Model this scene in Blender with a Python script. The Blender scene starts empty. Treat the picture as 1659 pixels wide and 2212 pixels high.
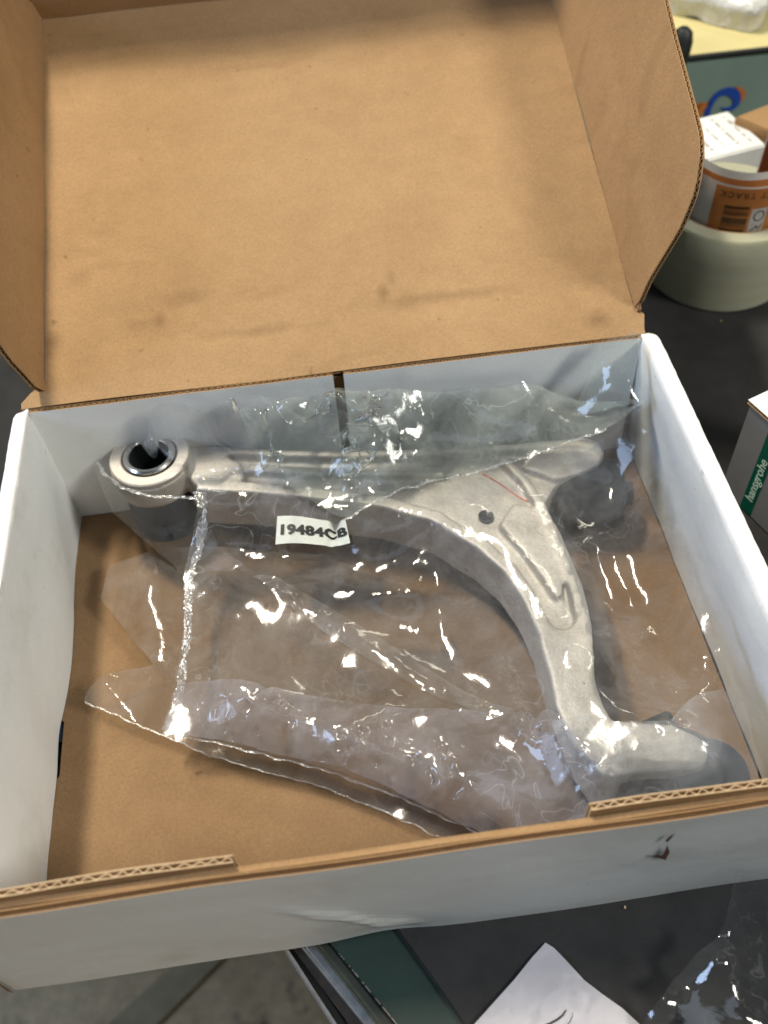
import bpy, bmesh, math, random
import numpy as np
from mathutils import Vector, Matrix, noise, geometry
from mathutils.bvhtree import BVHTree
random.seed(7); np.random.seed(7)
S = bpy.context.scene
COL = S.collection

# ------------------------------------------------------------------ camera
CP = Vector((0.171822, -0.122861, 0.455195)); RX, RY, RZ = 0.678933, 0.047059, -0.126176; FPX = 2053.867
def rotm():
    return Matrix.Rotation(RZ, 3, 'Z') @ Matrix.Rotation(RY, 3, 'Y') @ Matrix.Rotation(RX, 3, 'X')
M3 = rotm()
cam = bpy.data.cameras.new('camera'); co = bpy.data.objects.new('camera', cam); COL.objects.link(co); S.camera = co
co.matrix_world = Matrix.Translation(CP) @ M3.to_4x4()
cam.sensor_fit = 'VERTICAL'; cam.sensor_height = 36.0; cam.lens = 36.0 * FPX / 2212.0
cam.clip_start = 0.01; cam.clip_end = 100
cam.dof.use_dof = True; cam.dof.focus_distance = 0.47; cam.dof.aperture_fstop = 7.0

# ------------------------------------------------------------------ light
W = bpy.data.worlds.new('World'); S.world = W; W.use_nodes = True
W.node_tree.nodes['Background'].inputs[0].default_value = (0.80, 0.92, 1.0, 1)
W.node_tree.nodes['Background'].inputs[1].default_value = 0.07
def area(name, loc, tgt, sx, sy, power, col, roll=0.0):
    l = bpy.data.lights.new(name, 'AREA'); l.shape = 'RECTANGLE'; l.size = sx; l.size_y = sy
    l.energy = power; l.color = col
    o = bpy.data.objects.new(name, l); COL.objects.link(o); o.location = loc
    d = Vector(tgt) - Vector(loc)
    o.rotation_euler = (d.to_track_quat('-Z', 'Y').to_matrix().to_4x4() @ Matrix.Rotation(roll, 4, 'Z')).to_euler()
    return o
for k_, dy_ in enumerate((0, .26)):
    area('ceiling_tube_lamp', (-0.48, 0.80+dy_, 2.3), (0.15, 0.3+dy_*.4, 0.1), .50, 0.075, 31, (1.0, 0.92, 0.76), 0.35)
area('ceiling_tube_lamp', (1.3, 1.9, 2.3), (0.2, 0.2, 0.1), 1.2, 0.08, 8, (1.0, 0.93, 0.76), 0.3)
area('ceiling_tube_lamp', (1.9, -0.75, 1.75), (0.15, 0.2, 0.05), .6, 0.40, 34, (1.0, 0.98, 0.90), 0.3)
area('daylight_opening', (0.1, -0.50, 2.7), (0.2, 0.15, 0.1), 3.0, 0.6, 7, (0.70, 0.82, 1.0))
area('daylight_opening', (-2.0, -0.25, 1.35), (0.3, 0.1, 0.1), .9, .8, 27, (0.50, 0.68, 1.0))
S.view_settings.view_transform = 'Standard'; S.view_settings.look = 'None'
S.view_settings.exposure = 0.15; S.view_settings.gamma = 1.0
cy = S.cycles
S.render.engine = 'CYCLES'
cy.use_denoising = True; cy.denoiser = 'OPENIMAGEDENOISE'
cy.transparent_max_bounces = 40; cy.max_bounces = 10; cy.caustics_reflective = False; cy.caustics_refractive = False
cy.sample_clamp_indirect = 6.0

# ------------------------------------------------------------------ pixel rays of the photograph onto real planes
def ray(px, py): return M3 @ Vector(((px - 829.5) / FPX, -(py - 1106) / FPX, -1.0))
def at(px, py, z=0.0):
    d = ray(px, py); return CP + d * ((z - CP.z) / d.z)
def aty(px, py, y):
    d = ray(px, py); return CP + d * ((y - CP.y) / d.y)
def atp(px, py, P, n):
    d = ray(px, py); return CP + d * ((Vector(P) - CP).dot(n) / d.dot(n))

# ------------------------------------------------------------------ materials
def mat(name):
    m = bpy.data.materials.new(name); m.use_nodes = True
    return m, m.node_tree.nodes, m.node_tree.links, m.node_tree.nodes['Principled BSDF']
def nz(n, l, scale, detail=4, rough=.55, vec=None, sc=None, dist=0):
    t = n.new('ShaderNodeTexNoise'); t.inputs['Scale'].default_value = scale; t.inputs['Detail'].default_value = detail
    t.inputs['Roughness'].default_value = rough; t.inputs['Distortion'].default_value = dist
    tc = n.new('ShaderNodeTexCoord'); mp = n.new('ShaderNodeMapping')
    l.new(tc.outputs['Object'], mp.inputs[0]); l.new(mp.outputs[0], t.inputs['Vector'])
    if sc: mp.inputs['Scale'].default_value = sc
    return t
def ramp(n, l, src, stops):
    r = n.new('ShaderNodeValToRGB'); e = r.color_ramp.elements
    while len(e) < len(stops): e.new(.5)
    for i, (p, c) in enumerate(stops):
        e[i].position = p; e[i].color = (*c, 1) if len(c) == 3 else c
    l.new(src, r.inputs[0]); return r
def mix(n, l, a, b, f, mode='MIX'):
    x = n.new('ShaderNodeMix'); x.data_type = 'RGBA'; x.blend_type = mode
    for s, v in ((x.inputs[6], a), (x.inputs[7], b), (x.inputs[0], f)):
        if hasattr(v, 'links'): l.new(v, s)
        elif isinstance(v, tuple): s.default_value = (*v, 1)
        else: s.default_value = v
    return x.outputs[2]
def bump(n, l, b, src, strength, dist):
    x = n.new('ShaderNodeBump'); x.inputs['Strength'].default_value = strength; x.inputs['Distance'].default_value = dist
    l.new(src, x.inputs['Height']); 
    prev = b.inputs['Normal'].links
    if prev: l.new(prev[0].from_socket, x.inputs['Normal'])
    l.new(x.outputs[0], b.inputs['Normal'])
def G(v): return (v, v, v)

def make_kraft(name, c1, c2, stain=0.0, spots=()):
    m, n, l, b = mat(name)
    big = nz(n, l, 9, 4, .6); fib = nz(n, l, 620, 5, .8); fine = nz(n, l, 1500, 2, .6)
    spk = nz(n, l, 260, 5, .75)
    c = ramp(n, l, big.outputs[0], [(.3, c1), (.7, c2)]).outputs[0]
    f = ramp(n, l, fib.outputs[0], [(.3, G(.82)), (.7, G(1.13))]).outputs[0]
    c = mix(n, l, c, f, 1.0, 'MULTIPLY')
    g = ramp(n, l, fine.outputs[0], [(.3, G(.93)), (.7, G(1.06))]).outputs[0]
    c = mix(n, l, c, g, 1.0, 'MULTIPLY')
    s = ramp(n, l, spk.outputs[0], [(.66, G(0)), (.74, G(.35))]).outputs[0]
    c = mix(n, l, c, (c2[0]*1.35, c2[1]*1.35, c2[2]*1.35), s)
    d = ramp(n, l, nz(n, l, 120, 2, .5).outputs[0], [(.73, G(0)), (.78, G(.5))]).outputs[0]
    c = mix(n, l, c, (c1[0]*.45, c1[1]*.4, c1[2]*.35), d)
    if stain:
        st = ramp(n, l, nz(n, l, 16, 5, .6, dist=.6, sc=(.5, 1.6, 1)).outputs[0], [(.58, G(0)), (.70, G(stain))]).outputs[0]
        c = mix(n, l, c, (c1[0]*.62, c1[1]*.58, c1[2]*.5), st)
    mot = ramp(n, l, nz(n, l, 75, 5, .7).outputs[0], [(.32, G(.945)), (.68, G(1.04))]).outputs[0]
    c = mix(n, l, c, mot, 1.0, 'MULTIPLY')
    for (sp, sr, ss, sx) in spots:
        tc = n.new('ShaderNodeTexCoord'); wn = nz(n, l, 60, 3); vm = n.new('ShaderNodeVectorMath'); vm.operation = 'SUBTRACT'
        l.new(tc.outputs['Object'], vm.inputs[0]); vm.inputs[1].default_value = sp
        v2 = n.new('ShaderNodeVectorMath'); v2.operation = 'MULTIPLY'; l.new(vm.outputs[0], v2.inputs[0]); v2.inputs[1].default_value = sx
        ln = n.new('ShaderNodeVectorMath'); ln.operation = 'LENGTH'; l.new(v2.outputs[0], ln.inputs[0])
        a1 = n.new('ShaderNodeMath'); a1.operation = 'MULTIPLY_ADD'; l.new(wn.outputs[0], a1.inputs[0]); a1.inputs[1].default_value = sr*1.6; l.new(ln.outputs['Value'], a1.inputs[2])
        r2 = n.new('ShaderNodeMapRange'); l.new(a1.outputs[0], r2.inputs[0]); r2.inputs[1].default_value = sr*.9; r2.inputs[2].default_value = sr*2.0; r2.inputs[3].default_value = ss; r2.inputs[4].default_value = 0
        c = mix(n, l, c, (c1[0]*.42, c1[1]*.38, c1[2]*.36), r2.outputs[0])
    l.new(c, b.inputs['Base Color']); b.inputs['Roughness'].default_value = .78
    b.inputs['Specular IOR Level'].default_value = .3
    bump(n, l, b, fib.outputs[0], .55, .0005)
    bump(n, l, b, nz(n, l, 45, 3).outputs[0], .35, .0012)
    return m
KR = make_kraft('kraft_board', (.33, .192, .086), (.39, .236, .112), .3)
KRF = make_kraft('kraft_floor_shaded', (.215, .125, .060), (.28, .172, .086), .35)  # darker kraft copy, shade inside the box put into the colour
KRD = make_kraft('kraft_flute', (.22, .125, .055), (.32, .19, .09))
KRL = make_kraft('kraft_edge_pale', (.52, .36, .20), (.62, .45, .28))

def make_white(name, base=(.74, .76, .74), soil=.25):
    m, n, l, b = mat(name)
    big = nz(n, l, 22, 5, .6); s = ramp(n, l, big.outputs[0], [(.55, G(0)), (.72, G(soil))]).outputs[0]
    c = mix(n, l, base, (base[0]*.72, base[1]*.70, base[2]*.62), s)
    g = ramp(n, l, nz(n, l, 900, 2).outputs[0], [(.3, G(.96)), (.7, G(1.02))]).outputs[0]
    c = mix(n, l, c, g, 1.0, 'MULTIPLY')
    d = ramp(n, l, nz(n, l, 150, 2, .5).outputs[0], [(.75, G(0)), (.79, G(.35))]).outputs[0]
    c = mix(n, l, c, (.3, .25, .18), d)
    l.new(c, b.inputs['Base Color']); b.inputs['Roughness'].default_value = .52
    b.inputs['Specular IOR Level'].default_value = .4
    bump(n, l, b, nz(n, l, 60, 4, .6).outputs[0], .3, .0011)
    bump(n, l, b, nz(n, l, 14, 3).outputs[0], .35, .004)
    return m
WH = make_white('white_coated_board', (.81, .83, .82), .38)
WHR = make_white('white_worn_rim', (.80, .80, .80), .35)
_m = WHR.node_tree; _n = _m.nodes; _l = _m.links
_b = _n['Principled BSDF']; bump(_n, _l, _b, nz(_n, _l, 60, 3, .6, sc=(.3, 7, .3)).outputs[0], .5, .0012)
WHF = make_white('shaded_front_board', (.60, .62, .61), .4)  # greyer copy of the white board, shade on the front put into the colour

def simple(name, col, rough=.5, metal=0.0, nscale=None, namp=.15, bumps=None, spec=.5):
    m, n, l, b = mat(name)
    if nscale:
        t = nz(n, l, nscale, 5, .6)
        c = ramp(n, l, t.outputs[0], [(.3, tuple(v*(1-namp) for v in col)), (.7, tuple(min(1, v*(1+namp)) for v in col))]).outputs[0]
        l.new(c, b.inputs['Base Color'])
    else: b.inputs['Base Color'].default_value = (*col, 1)
    b.inputs['Roughness'].default_value = rough; b.inputs['Metallic'].default_value = metal
    b.inputs['Specular IOR Level'].default_value = spec
    if bumps: bump(n, l, b, nz(n, l, bumps[0], 3).outputs[0], bumps[1], bumps[2])
    return m
def make_cast():
    m, n, l, b = mat('cast_aluminium')
    t = nz(n, l, 40, 5, .65); g = nz(n, l, 700, 3, .7)
    c = ramp(n, l, t.outputs[0], [(.25, (.46, .425, .38)), (.5, (.56, .525, .475)), (.75, (.64, .605, .555))]).outputs[0]
    c = mix(n, l, c, ramp(n, l, g.outputs[0], [(.3, G(.84)), (.7, G(1.08))]).outputs[0], 1.0, 'MULTIPLY')
    p = ramp(n, l, nz(n, l, 170, 2, .5).outputs[0], [(.72, G(0)), (.77, G(.7))]).outputs[0]
    c = mix(n, l, c, (.12, .11, .10), p)
    l.new(c, b.inputs['Base Color']); b.inputs['Metallic'].default_value = .45; b.inputs['Roughness'].default_value = .58
    bump(n, l, b, g.outputs[0], .4, .0005); bump(n, l, b, nz(n, l, 150, 4).outputs[0], .5, .0009)
    return m
CAST = make_cast()
STEEL = simple('bright_steel', (.62, .60, .57), .22, 1.0, 200, .12, (300, .1, .0003))
ZINC = simple('pale_machined_ring', (.54, .50, .45), .45, .4, 300, .1, (500, .15, .0003))
RUB = simple('dark_block_black', (.012, .014, .014), .55, 0, 200, .3, (300, .3, .0005))
BLUER = simple('dark_blue_rubber', (.018, .034, .060), .5, 0, 150, .3, (300, .2, .0005))
HOLE = simple('hole_shadow_rubber', (.012, .014, .015), .6)
REDM = simple('red_marker', (.55, .10, .07), .6, 0, 400, .4)
MATM = simple('dark_grey_mat', (.024, .0225, .0215), .75, 0, 35, .35, (1400, .6, .0008), .35)
GREENP = simple('dark_green_paint', (.013, .031, .023), .45, 0, 25, .3, (120, .15, .0006))
def make_floor():
    m, n, l, b = mat('stained_concrete')
    a = nz(n, l, 2.6, 6, .65, dist=.5); g = nz(n, l, 60, 5, .7); gr = nz(n, l, 1.3, 2)
    c = ramp(n, l, a.outputs[0], [(.3, (.20, .13, .06)), (.5, (.52, .36, .19)), (.7, (.74, .54, .31))]).outputs[0]
    c = mix(n, l, c, ramp(n, l, g.outputs[0], [(.3, G(.75)), (.7, G(1.15))]).outputs[0], 1.0, 'MULTIPLY')
    c = mix(n, l, c, (.05, .045, .035), ramp(n, l, nz(n, l, 14, 5, .6).outputs[0], [(.60, G(0)), (.68, G(.75))]).outputs[0])
    l.new(c, b.inputs['Base Color']); b.inputs['Roughness'].default_value = .6
    bump(n, l, b, g.outputs[0], .3, .004)
    return m
FLOORM = make_floor()

def make_film(name, haze=.06, tint=(.955, .965, .96), rough=.07, hazecol=(.70, .71, .73), edge=.40, b1=.16, gl=1.5):
    m, n, l, b = mat(name); n.remove(b)
    out = [x for x in n if x.type == 'OUTPUT_MATERIAL'][0]
    tr = n.new('ShaderNodeBsdfTransparent'); tr.inputs[0].default_value = (*tint, 1)
    gl_ = n.new('ShaderNodeBsdfGlossy'); gl_.inputs['Roughness'].default_value = rough; gl_.inputs[0].default_value = (1, 1, 1, 1)
    df = n.new('ShaderNodeBsdfDiffuse'); df.inputs[0].default_value = (*hazecol, 1)
    tl = n.new('ShaderNodeBsdfTranslucent'); tl.inputs[0].default_value = (*hazecol, 1)
    dm = n.new('ShaderNodeMixShader'); dm.inputs[0].default_value = .45; l.new(df.outputs[0], dm.inputs[1]); l.new(tl.outputs[0], dm.inputs[2])
    lw = n.new('ShaderNodeLayerWeight'); lw.inputs[0].default_value = .35
    pw = n.new('ShaderNodeMath'); pw.operation = 'POWER'; l.new(lw.outputs['Facing'], pw.inputs[0]); pw.inputs[1].default_value = 2.5
    mu = n.new('ShaderNodeMath'); mu.operation = 'MULTIPLY_ADD'; l.new(pw.outputs[0], mu.inputs[0]); mu.inputs[1].default_value = edge; mu.inputs[2].default_value = haze
    # cloudy patches of handled, milky film
    cl = ramp(n, l, nz(n, l, 34, 5, .65, dist=.8).outputs[0], [(.35, G(.45)), (.7, G(1.7))])
    m2 = n.new('ShaderNodeMath'); m2.operation = 'MULTIPLY'; m2.use_clamp = True; l.new(mu.outputs[0], m2.inputs[0]); l.new(cl.outputs[0], m2.inputs[1])
    acc = m2.outputs[0]
    for sc_v, wd, am in ((38, .012, .22), (95, .016, .12)):
        nt = nz(n, l, sc_v, 2, .5, dist=.9)
        sb = n.new('ShaderNodeMath'); sb.operation = 'SUBTRACT'; l.new(nt.outputs[0], sb.inputs[0]); sb.inputs[1].default_value = .5
        ab = n.new('ShaderNodeMath'); ab.operation = 'ABSOLUTE'; l.new(sb.outputs[0], ab.inputs[0])
        rp = ramp(n, l, ab.outputs[0], [(0.0, G(am)), (wd, G(0))])
        gate = ramp(n, l, nz(n, l, sc_v*.35, 2, .5).outputs[0], [(.48, G(0)), (.62, G(1))])
        mm = n.new('ShaderNodeMath'); mm.operation = 'MULTIPLY'; l.new(rp.outputs[0], mm.inputs[0]); l.new(gate.outputs[0], mm.inputs[1])
        ad = n.new('ShaderNodeMath'); ad.operation = 'ADD'; ad.use_clamp = True; l.new(acc, ad.inputs[0]); l.new(mm.outputs[0], ad.inputs[1]); acc = ad.outputs[0]
    s1 = n.new('ShaderNodeMixShader'); l.new(acc, s1.inputs[0]); l.new(tr.outputs[0], s1.inputs[1]); l.new(dm.outputs[0], s1.inputs[2])
    fr = n.new('ShaderNodeFresnel'); fr.inputs[0].default_value = 1.5
    fm = n.new('ShaderNodeMath'); fm.operation = 'MULTIPLY'; fm.use_clamp = True; l.new(fr.outputs[0], fm.inputs[0]); fm.inputs[1].default_value = gl
    s2 = n.new('ShaderNodeMixShader'); l.new(fm.outputs[0], s2.inputs[0]); l.new(s1.outputs[0], s2.inputs[1]); l.new(gl_.outputs[0], s2.inputs[2])
    l.new(s2.outputs[0], out.inputs[0])
    bp = n.new('ShaderNodeBump'); bp.inputs['Strength'].default_value = b1; bp.inputs['Distance'].default_value = .0012
    l.new(nz(n, l, 90, 4, .6, dist=1.2).outputs[0], bp.inputs['Height'])
    for x in (gl_, df, tl, fr): l.new(bp.outputs[0], x.inputs['Normal'])
    return m
FILM = make_film('clear_film', .112, (.95,.955,.955), .075, gl=.70, b1=.07)
FILM2 = make_film('clear_film_doubled', .13, (.93, .95, .94), .06, (.72, .80, .75), gl=.9)
FILMC = make_film('clear_film_soft', .02, edge=.06)
FOG = make_film('milky_gathered_film', .17, (.93, .94, .95), .16, (.72, .73, .76), .35, .1, .7)
PLEAT = make_film('lavender_pleat_film', .17, (.94, .94, .955), .09, (.74, .74, .82), .35, .10, .9)
SEAM = make_film('film_seam', .26, (.93, .94, .96), .20, (.80, .82, .88), .35, .5, 1.0)

# ------------------------------------------------------------------ object helpers
def wmat(q):
    return (wmat(q.parent) @ q.matrix_parent_inverse @ q.matrix_basis) if q.parent else q.matrix_basis.copy()
def obj(name, bm_or_me, mats, parent=None, smooth=False, autos=None):
    if isinstance(bm_or_me, bmesh.types.BMesh):
        me = bpy.data.meshes.new(name); bm_or_me.normal_update(); bm_or_me.to_mesh(me); bm_or_me.free()
    else: me = bm_or_me
    if not isinstance(mats, (list, tuple)): mats = [mats]
    if not me.materials:
        for m in mats: me.materials.append(m)
    if smooth:
        me.polygons.foreach_set('use_smooth', [True] * len(me.polygons))
        if autos: me.set_sharp_from_angle(angle=math.radians(autos))
    o = bpy.data.objects.new(name, me); COL.objects.link(o)
    if parent:
        o.parent = parent
        o.matrix_parent_inverse = wmat(parent).inverted()
    return o
def tag(o, label=None, cat=None, group=None, kind=None):
    for k, v in (('label', label), ('category', cat), ('group', group), ('kind', kind)):
        if v: o[k] = v
    return o
def thing(name, loc, label, cat, group=None):
    o = bpy.data.objects.new(name, None); COL.objects.link(o); o.location = loc; o.empty_display_size = .02
    return tag(o, label, cat, group)
def prism(bm, pts, z0, z1, mi=0):
    a = [bm.verts.new((p[0], p[1], z0)) for p in pts]; b = [bm.verts.new((p[0], p[1], z1)) for p in pts]
    f1 = bm.faces.new(a[::-1]); f2 = bm.faces.new(b); f1.material_index = f2.material_index = mi
    for i in range(len(a)):
        j = (i+1) % len(a); f = bm.faces.new((a[i], a[j], b[j], b[i])); f.material_index = mi
def ribbon(pts, w):
    """outline polygon of a polyline of given width (metres)"""
    P = [Vector((p[0], p[1])) for p in pts]; L, R_ = [], []
    for i, p in enumerate(P):
        d = (P[min(i+1, len(P)-1)] - P[max(i-1, 0)]).normalized(); n = Vector((-d.y, d.x))
        ww = w(i/(len(P)-1)) if callable(w) else w
        L.append(p + n*ww/2); R_.append(p - n*ww/2)
    return L + R_[::-1]
def boxm(bm, c, s, rot=None, mi=0):
    r = bmesh.ops.create_cube(bm, size=1)
    M = Matrix.Translation(c) @ (rot.to_4x4() if rot else Matrix.Identity(4)) @ Matrix.Diagonal((*s, 1))
    bmesh.ops.transform(bm, matrix=M, verts=r['verts'])
    for v in r['verts']:
        for f in v.link_faces: f.material_index = mi
def bevel(bm, w, seg=2):
    bmesh.ops.bevel(bm, geom=bm.edges[:] , offset=w, segments=seg, affect='EDGES', profile=.6)
def lathe(prof, seg=64, M=None, closed=True):
    bm = bmesh.new(); rings = []
    for r, z in prof:
        rings.append([bm.verts.new((r*math.cos(2*math.pi*k/seg), r*math.sin(2*math.pi*k/seg), z)) for k in range(seg)])
    n = len(rings)
    for i in range(n if closed else n-1):
        a, b = rings[i], rings[(i+1) % n]
        for k in range(seg): bm.faces.new((a[k], a[(k+1) % seg], b[(k+1) % seg], b[k]))
    bmesh.ops.recalc_face_normals(bm, faces=bm.faces)
    if M is not None: bmesh.ops.transform(bm, matrix=M, verts=bm.verts)
    return bm
def inside(p, poly):
    c = False; n = len(poly); j = n-1
    for i in range(n):
        a, b = poly[i], poly[j]
        if (a[1] > p[1]) != (b[1] > p[1]) and p[0] < (b[0]-a[0])*(p[1]-a[1])/(b[1]-a[1]) + a[0]: c = not c
        j = i
    return c
def densify(pts, step, closed=True):
    out = []; n = len(pts)
    for i in range(n if closed else n-1):
        a, b = Vector(pts[i]), Vector(pts[(i+1) % n]); k = max(1, int((b-a).length/step))
        out += [a + (b-a)*t/k for t in range(k)]
    if not closed: out.append(Vector(pts[-1]))
    return out
def fill2d(loop, step, jitter=0.0, extra=None, extra_edges=None):
    """triangulated fill of a 2D loop with interior points"""
    vs = [Vector((p[0], p[1])) for p in loop]; n = len(vs); ed = [(i, (i+1) % n) for i in range(n)]
    if extra:
        for pl in extra:
            b = len(vs); vs += [Vector((p[0], p[1])) for p in pl]; ed += [(b+i, b+i+1) for i in range(len(pl)-1)]
    xs = [v.x for v in vs[:n]]; ys = [v.y for v in vs[:n]]
    x = min(xs); row = 0
    nb = np.array([(v.x, v.y) for v in vs])
    while x < max(xs):
        y = min(ys) + (row % 2)*step*.5
        while y < max(ys):
            p = (x + random.uniform(-1, 1)*jitter*step, y + random.uniform(-1, 1)*jitter*step)
            if inside(p, vs[:n]) and np.min((nb[:, 0]-p[0])**2 + (nb[:, 1]-p[1])**2) > (step*.4)**2: vs.append(Vector(p))
            y += step
        x += step*.87; row += 1
    r = geometry.delaunay_2d_cdt(vs, ed, [], 1, 1e-7)
    tris = [f for f in r[2]]
    out = [f for f in tris if inside((sum(r[0][i].x for i in f)/3, sum(r[0][i].y for i in f)/3), vs[:n])]
    return r[0], out, r[3]

def corr_panel(name, loop3, nrm, t, m_front, m_back, parent=None, step=.012, warp=None, flute=True, period=.0034, mflute=None, mfl_pale=None, lip=.0035):
    """corrugated board: a planar loop (front face), thickness t towards -nrm, open fluted edges"""
    nrm = Vector(nrm).normalized(); O = Vector(loop3[0]); u = (Vector(loop3[1]) - O).normalized(); v = nrm.cross(u)
    P2 = densify([Vector(((Vector(p)-O).dot(u), (Vector(p)-O).dot(v))) for p in loop3], min(step, .006))
    area2 = sum(P2[i].x*P2[(i+1) % len(P2)].y - P2[(i+1) % len(P2)].x*P2[i].y for i in range(len(P2)))
    if area2 < 0: P2 = P2[::-1]
    vs, tris, _ = fill2d(P2, step)
    lt = .0005
    def w3(p, d):
        q = O + u*p[0] + v*p[1] - nrm*d
        return q + (nrm*warp(q) if warp else Vector((0, 0, 0)))
    bm = bmesh.new()
    for (d0, d1, mi) in ((0, lt, 0), (t-lt, t, 1)):
        A = [bm.verts.new(w3(p, d0)) for p in vs]; B = [bm.verts.new(w3(p, d1)) for p in vs]
        cnt = {}
        for f in tris:
            a = bm.faces.new([A[i] for i in f]); a.material_index = mi if mi == 0 else 2
            b = bm.faces.new([B[i] for i in f[::-1]]); b.material_index = 2 if mi == 0 else 1
            for i in range(3):
                e = (f[i], f[(i+1) % 3]); cnt[e] = 1
        for (i, j) in list(cnt):
            if (j, i) not in cnt:
                s = bm.faces.new((A[j], A[i], B[i], B[j])); s.material_index = 2
    # fluting: waving ribbon along the perimeter
    L = densify([(p.x, p.y) for p in P2], period/6)
    n = len(L); acc = 0; prev = None; hw = .00022
    cen = []
    for i in range(n):
        a, b = L[i-1], L[(i+1) % n]; tdir = (b-a).normalized(); inn = Vector((-tdir.y, tdir.x))
        if i: acc += (L[i]-L[i-1]).length
        ph = acc/period*2*math.pi + 2.4*noise.noise(Vector((acc*75, t*900, 2)))
        mid = t/2 + (t/2-lt*1.0)*max(-1, min(1, (.85+.75*noise.noise(Vector((acc*60, 5, 5))))*math.sin(ph)))
        cen.append((L[i], inn, mid))
    wall = []
    for i in range(n):
        p, inn, mid = cen[i]
        q0 = p + inn*.0004; q1 = p + inn*.004
        wall.append([bm.verts.new(w3(q0, mid-hw)), bm.verts.new(w3(q0, mid+hw)), bm.verts.new(w3(q1, mid-hw)), bm.verts.new(w3(q1, mid+hw))])
    back = [(bm.verts.new(w3(c[0]+c[1]*lip, lt*.9)), bm.verts.new(w3(c[0]+c[1]*lip, t-lt*.9))) for c in cen]
    for i in range(n):
        a, b = wall[i], wall[(i+1) % n]
        if flute:
            for q in ((a[0], a[1], b[1], b[0]), (a[0], b[0], b[2], a[2]), (a[1], a[3], b[3], b[1])):
                f = bm.faces.new(q); f.material_index = 2
        f = bm.faces.new((back[i][0], back[i][1], back[(i+1) % n][1], back[(i+1) % n][0])); f.material_index = 3
    return obj(name, bm, [m_front, m_back, mfl_pale or KR, mflute or KRD], parent)

def extrude_text(txt, size, M, m, parent, name='lettering', offset=0.0, warp=None, align='CENTER', space=1.0, ext=.00005):
    c = bpy.data.curves.new(name, 'FONT'); c.body = txt; c.size = size; c.align_x = align; c.align_y = 'CENTER'
    c.offset = offset; c.space_character = space; c.extrude = ext; c.resolution_u = 4
    o = bpy.data.objects.new('tmp', c); COL.objects.link(o)
    dg = bpy.context.evaluated_depsgraph_get(); me = bpy.data.meshes.new_from_object(o.evaluated_get(dg))
    bpy.data.objects.remove(o); bpy.data.curves.remove(c)
    me.materials.clear()
    if warp:
        bm = bmesh.new(); bm.from_mesh(me)
        bmesh.ops.triangulate(bm, faces=bm.faces)
        bmesh.ops.subdivide_edges(bm, edges=[e for e in bm.edges if e.calc_length() > size*.12], cuts=2, use_grid_fill=True)
        for vtx in bm.verts: vtx.co = warp(vtx.co)
        bm.to_mesh(me); bm.free()
    else: me.transform(M)
    return obj(name, me, m, parent)

# ================================================================== THE SETTING
fl = obj('floor', (lambda bm: (boxm(bm, (0, 0, -.765), (8, 8, .03)), bm)[1])(bmesh.new()), FLOORM)
tag(fl, 'stained beige concrete floor seen past the bench edge', kind='structure')

bm = bmesh.new(); q = [at(x, y, -.742) for x, y in [(400, 2060), (215, 2230), (120, 2330), (210, 2350), (330, 2222), (480, 2070), (520, 2020), (450, 2010)]]
prism(bm, [(p.x, p.y) for p in q], -.752, -.742); bmesh.ops.recalc_face_normals(bm, faces=bm.faces)
tag(obj('floor_board', bm, simple('grey_board', (.36, .28, .16), .7, 0, 12, .35, (30, .4, .004))), 'flat dusty grey board lying on the concrete floor under the box corner', 'board')
# workbench: dark green painted top, rails below its edge
bench = thing('workbench', (.5, .3, -.03), 'dark green painted workbench with rounded steel rails along its near left edge', 'workbench')
pts = [(.2400, -.142), (.1426, -.0005), (.118, .035), (-.70, .035), (-.70, 1.6), (1.6, 1.6), (1.6, -.142)]
bm = bmesh.new(); prism(bm, pts[::-1], -.026, -.003)
bmesh.ops.bevel(bm, geom=bm.edges[:], offset=.0012, segments=2, affect='EDGES')
obj('bench_top', bm, GREENP, bench)
d = Vector((.567, -.823, 0)); nn = Vector((-.823, -.567, 0))
def rail(name, px, z, w, h, m, rd=.001):
    a = at(px[0], px[1], z); b = at(px[2], px[3], z); dd = (b-a).normalized(); side = Vector((dd.y, -dd.x, 0))
    if side.x > 0: side = -side
    s = a - dd*.05; e = a + dd*.25
    bm = bmesh.new()
    q = [s, e, e+side*w, s+side*w]
    prism(bm, [(p.x, p.y) for p in q], z-h, z)
    bmesh.ops.recalc_face_normals(bm, faces=bm.faces); bmesh.ops.bevel(bm, geom=bm.edges[:], offset=rd, segments=2, affect='EDGES')
    obj(name, bm, m, bench)
OLIVE = simple('olive_edge', (.085, .085, .055), .5, 0, 60, .3)
GREYR = simple('dull_zinc_rail', (.34, .33, .31), .5, .3, 90, .3, (200, .2, .0006))
BRNR = simple('rusty_brown_strip', (.085, .058, .038), .7, 0, 90, .4)
BLKR = simple('black_gap_rubber', (.008, .008, .007), .7)
rail('edge_strip', (722, 2048, 850, 2210), -.010, .0058, .012, OLIVE)
rail('zinc_rail', (697, 2048, 831, 2210), -.016, .0068, .010, GREYR)
rail('brown_strip', (668, 2048, 791, 2210), -.024, .0060, .008, BRNR)
rail('rubber_seal', (644, 2048, 750, 2210), -.026, .0046, .010, BLKR)
rail('thin_rail', (626, 2055, 727, 2210), -.024, .0018, .010, GREYR, .0005)
# worn bright edge of the paint: chips where the metal shows
bm = bmesh.new(); a = Vector((.1426, -.0005, -.0035)); k = 0.004
while k < .13:
    L_ = random.uniform(.0004, .0035) * (1.6 if k > .01 else .4); p = a + d*(k+L_/2) + nn*.0002
    boxm(bm, p, (L_, .0006, .0006), Matrix.Rotation(math.atan2(d.y, d.x), 3, 'Z')); k += L_ + random.uniform(.0003, .003)
ch = obj('worn_edge', bm, STEEL, bench); tag(ch, kind='stuff')

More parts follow.
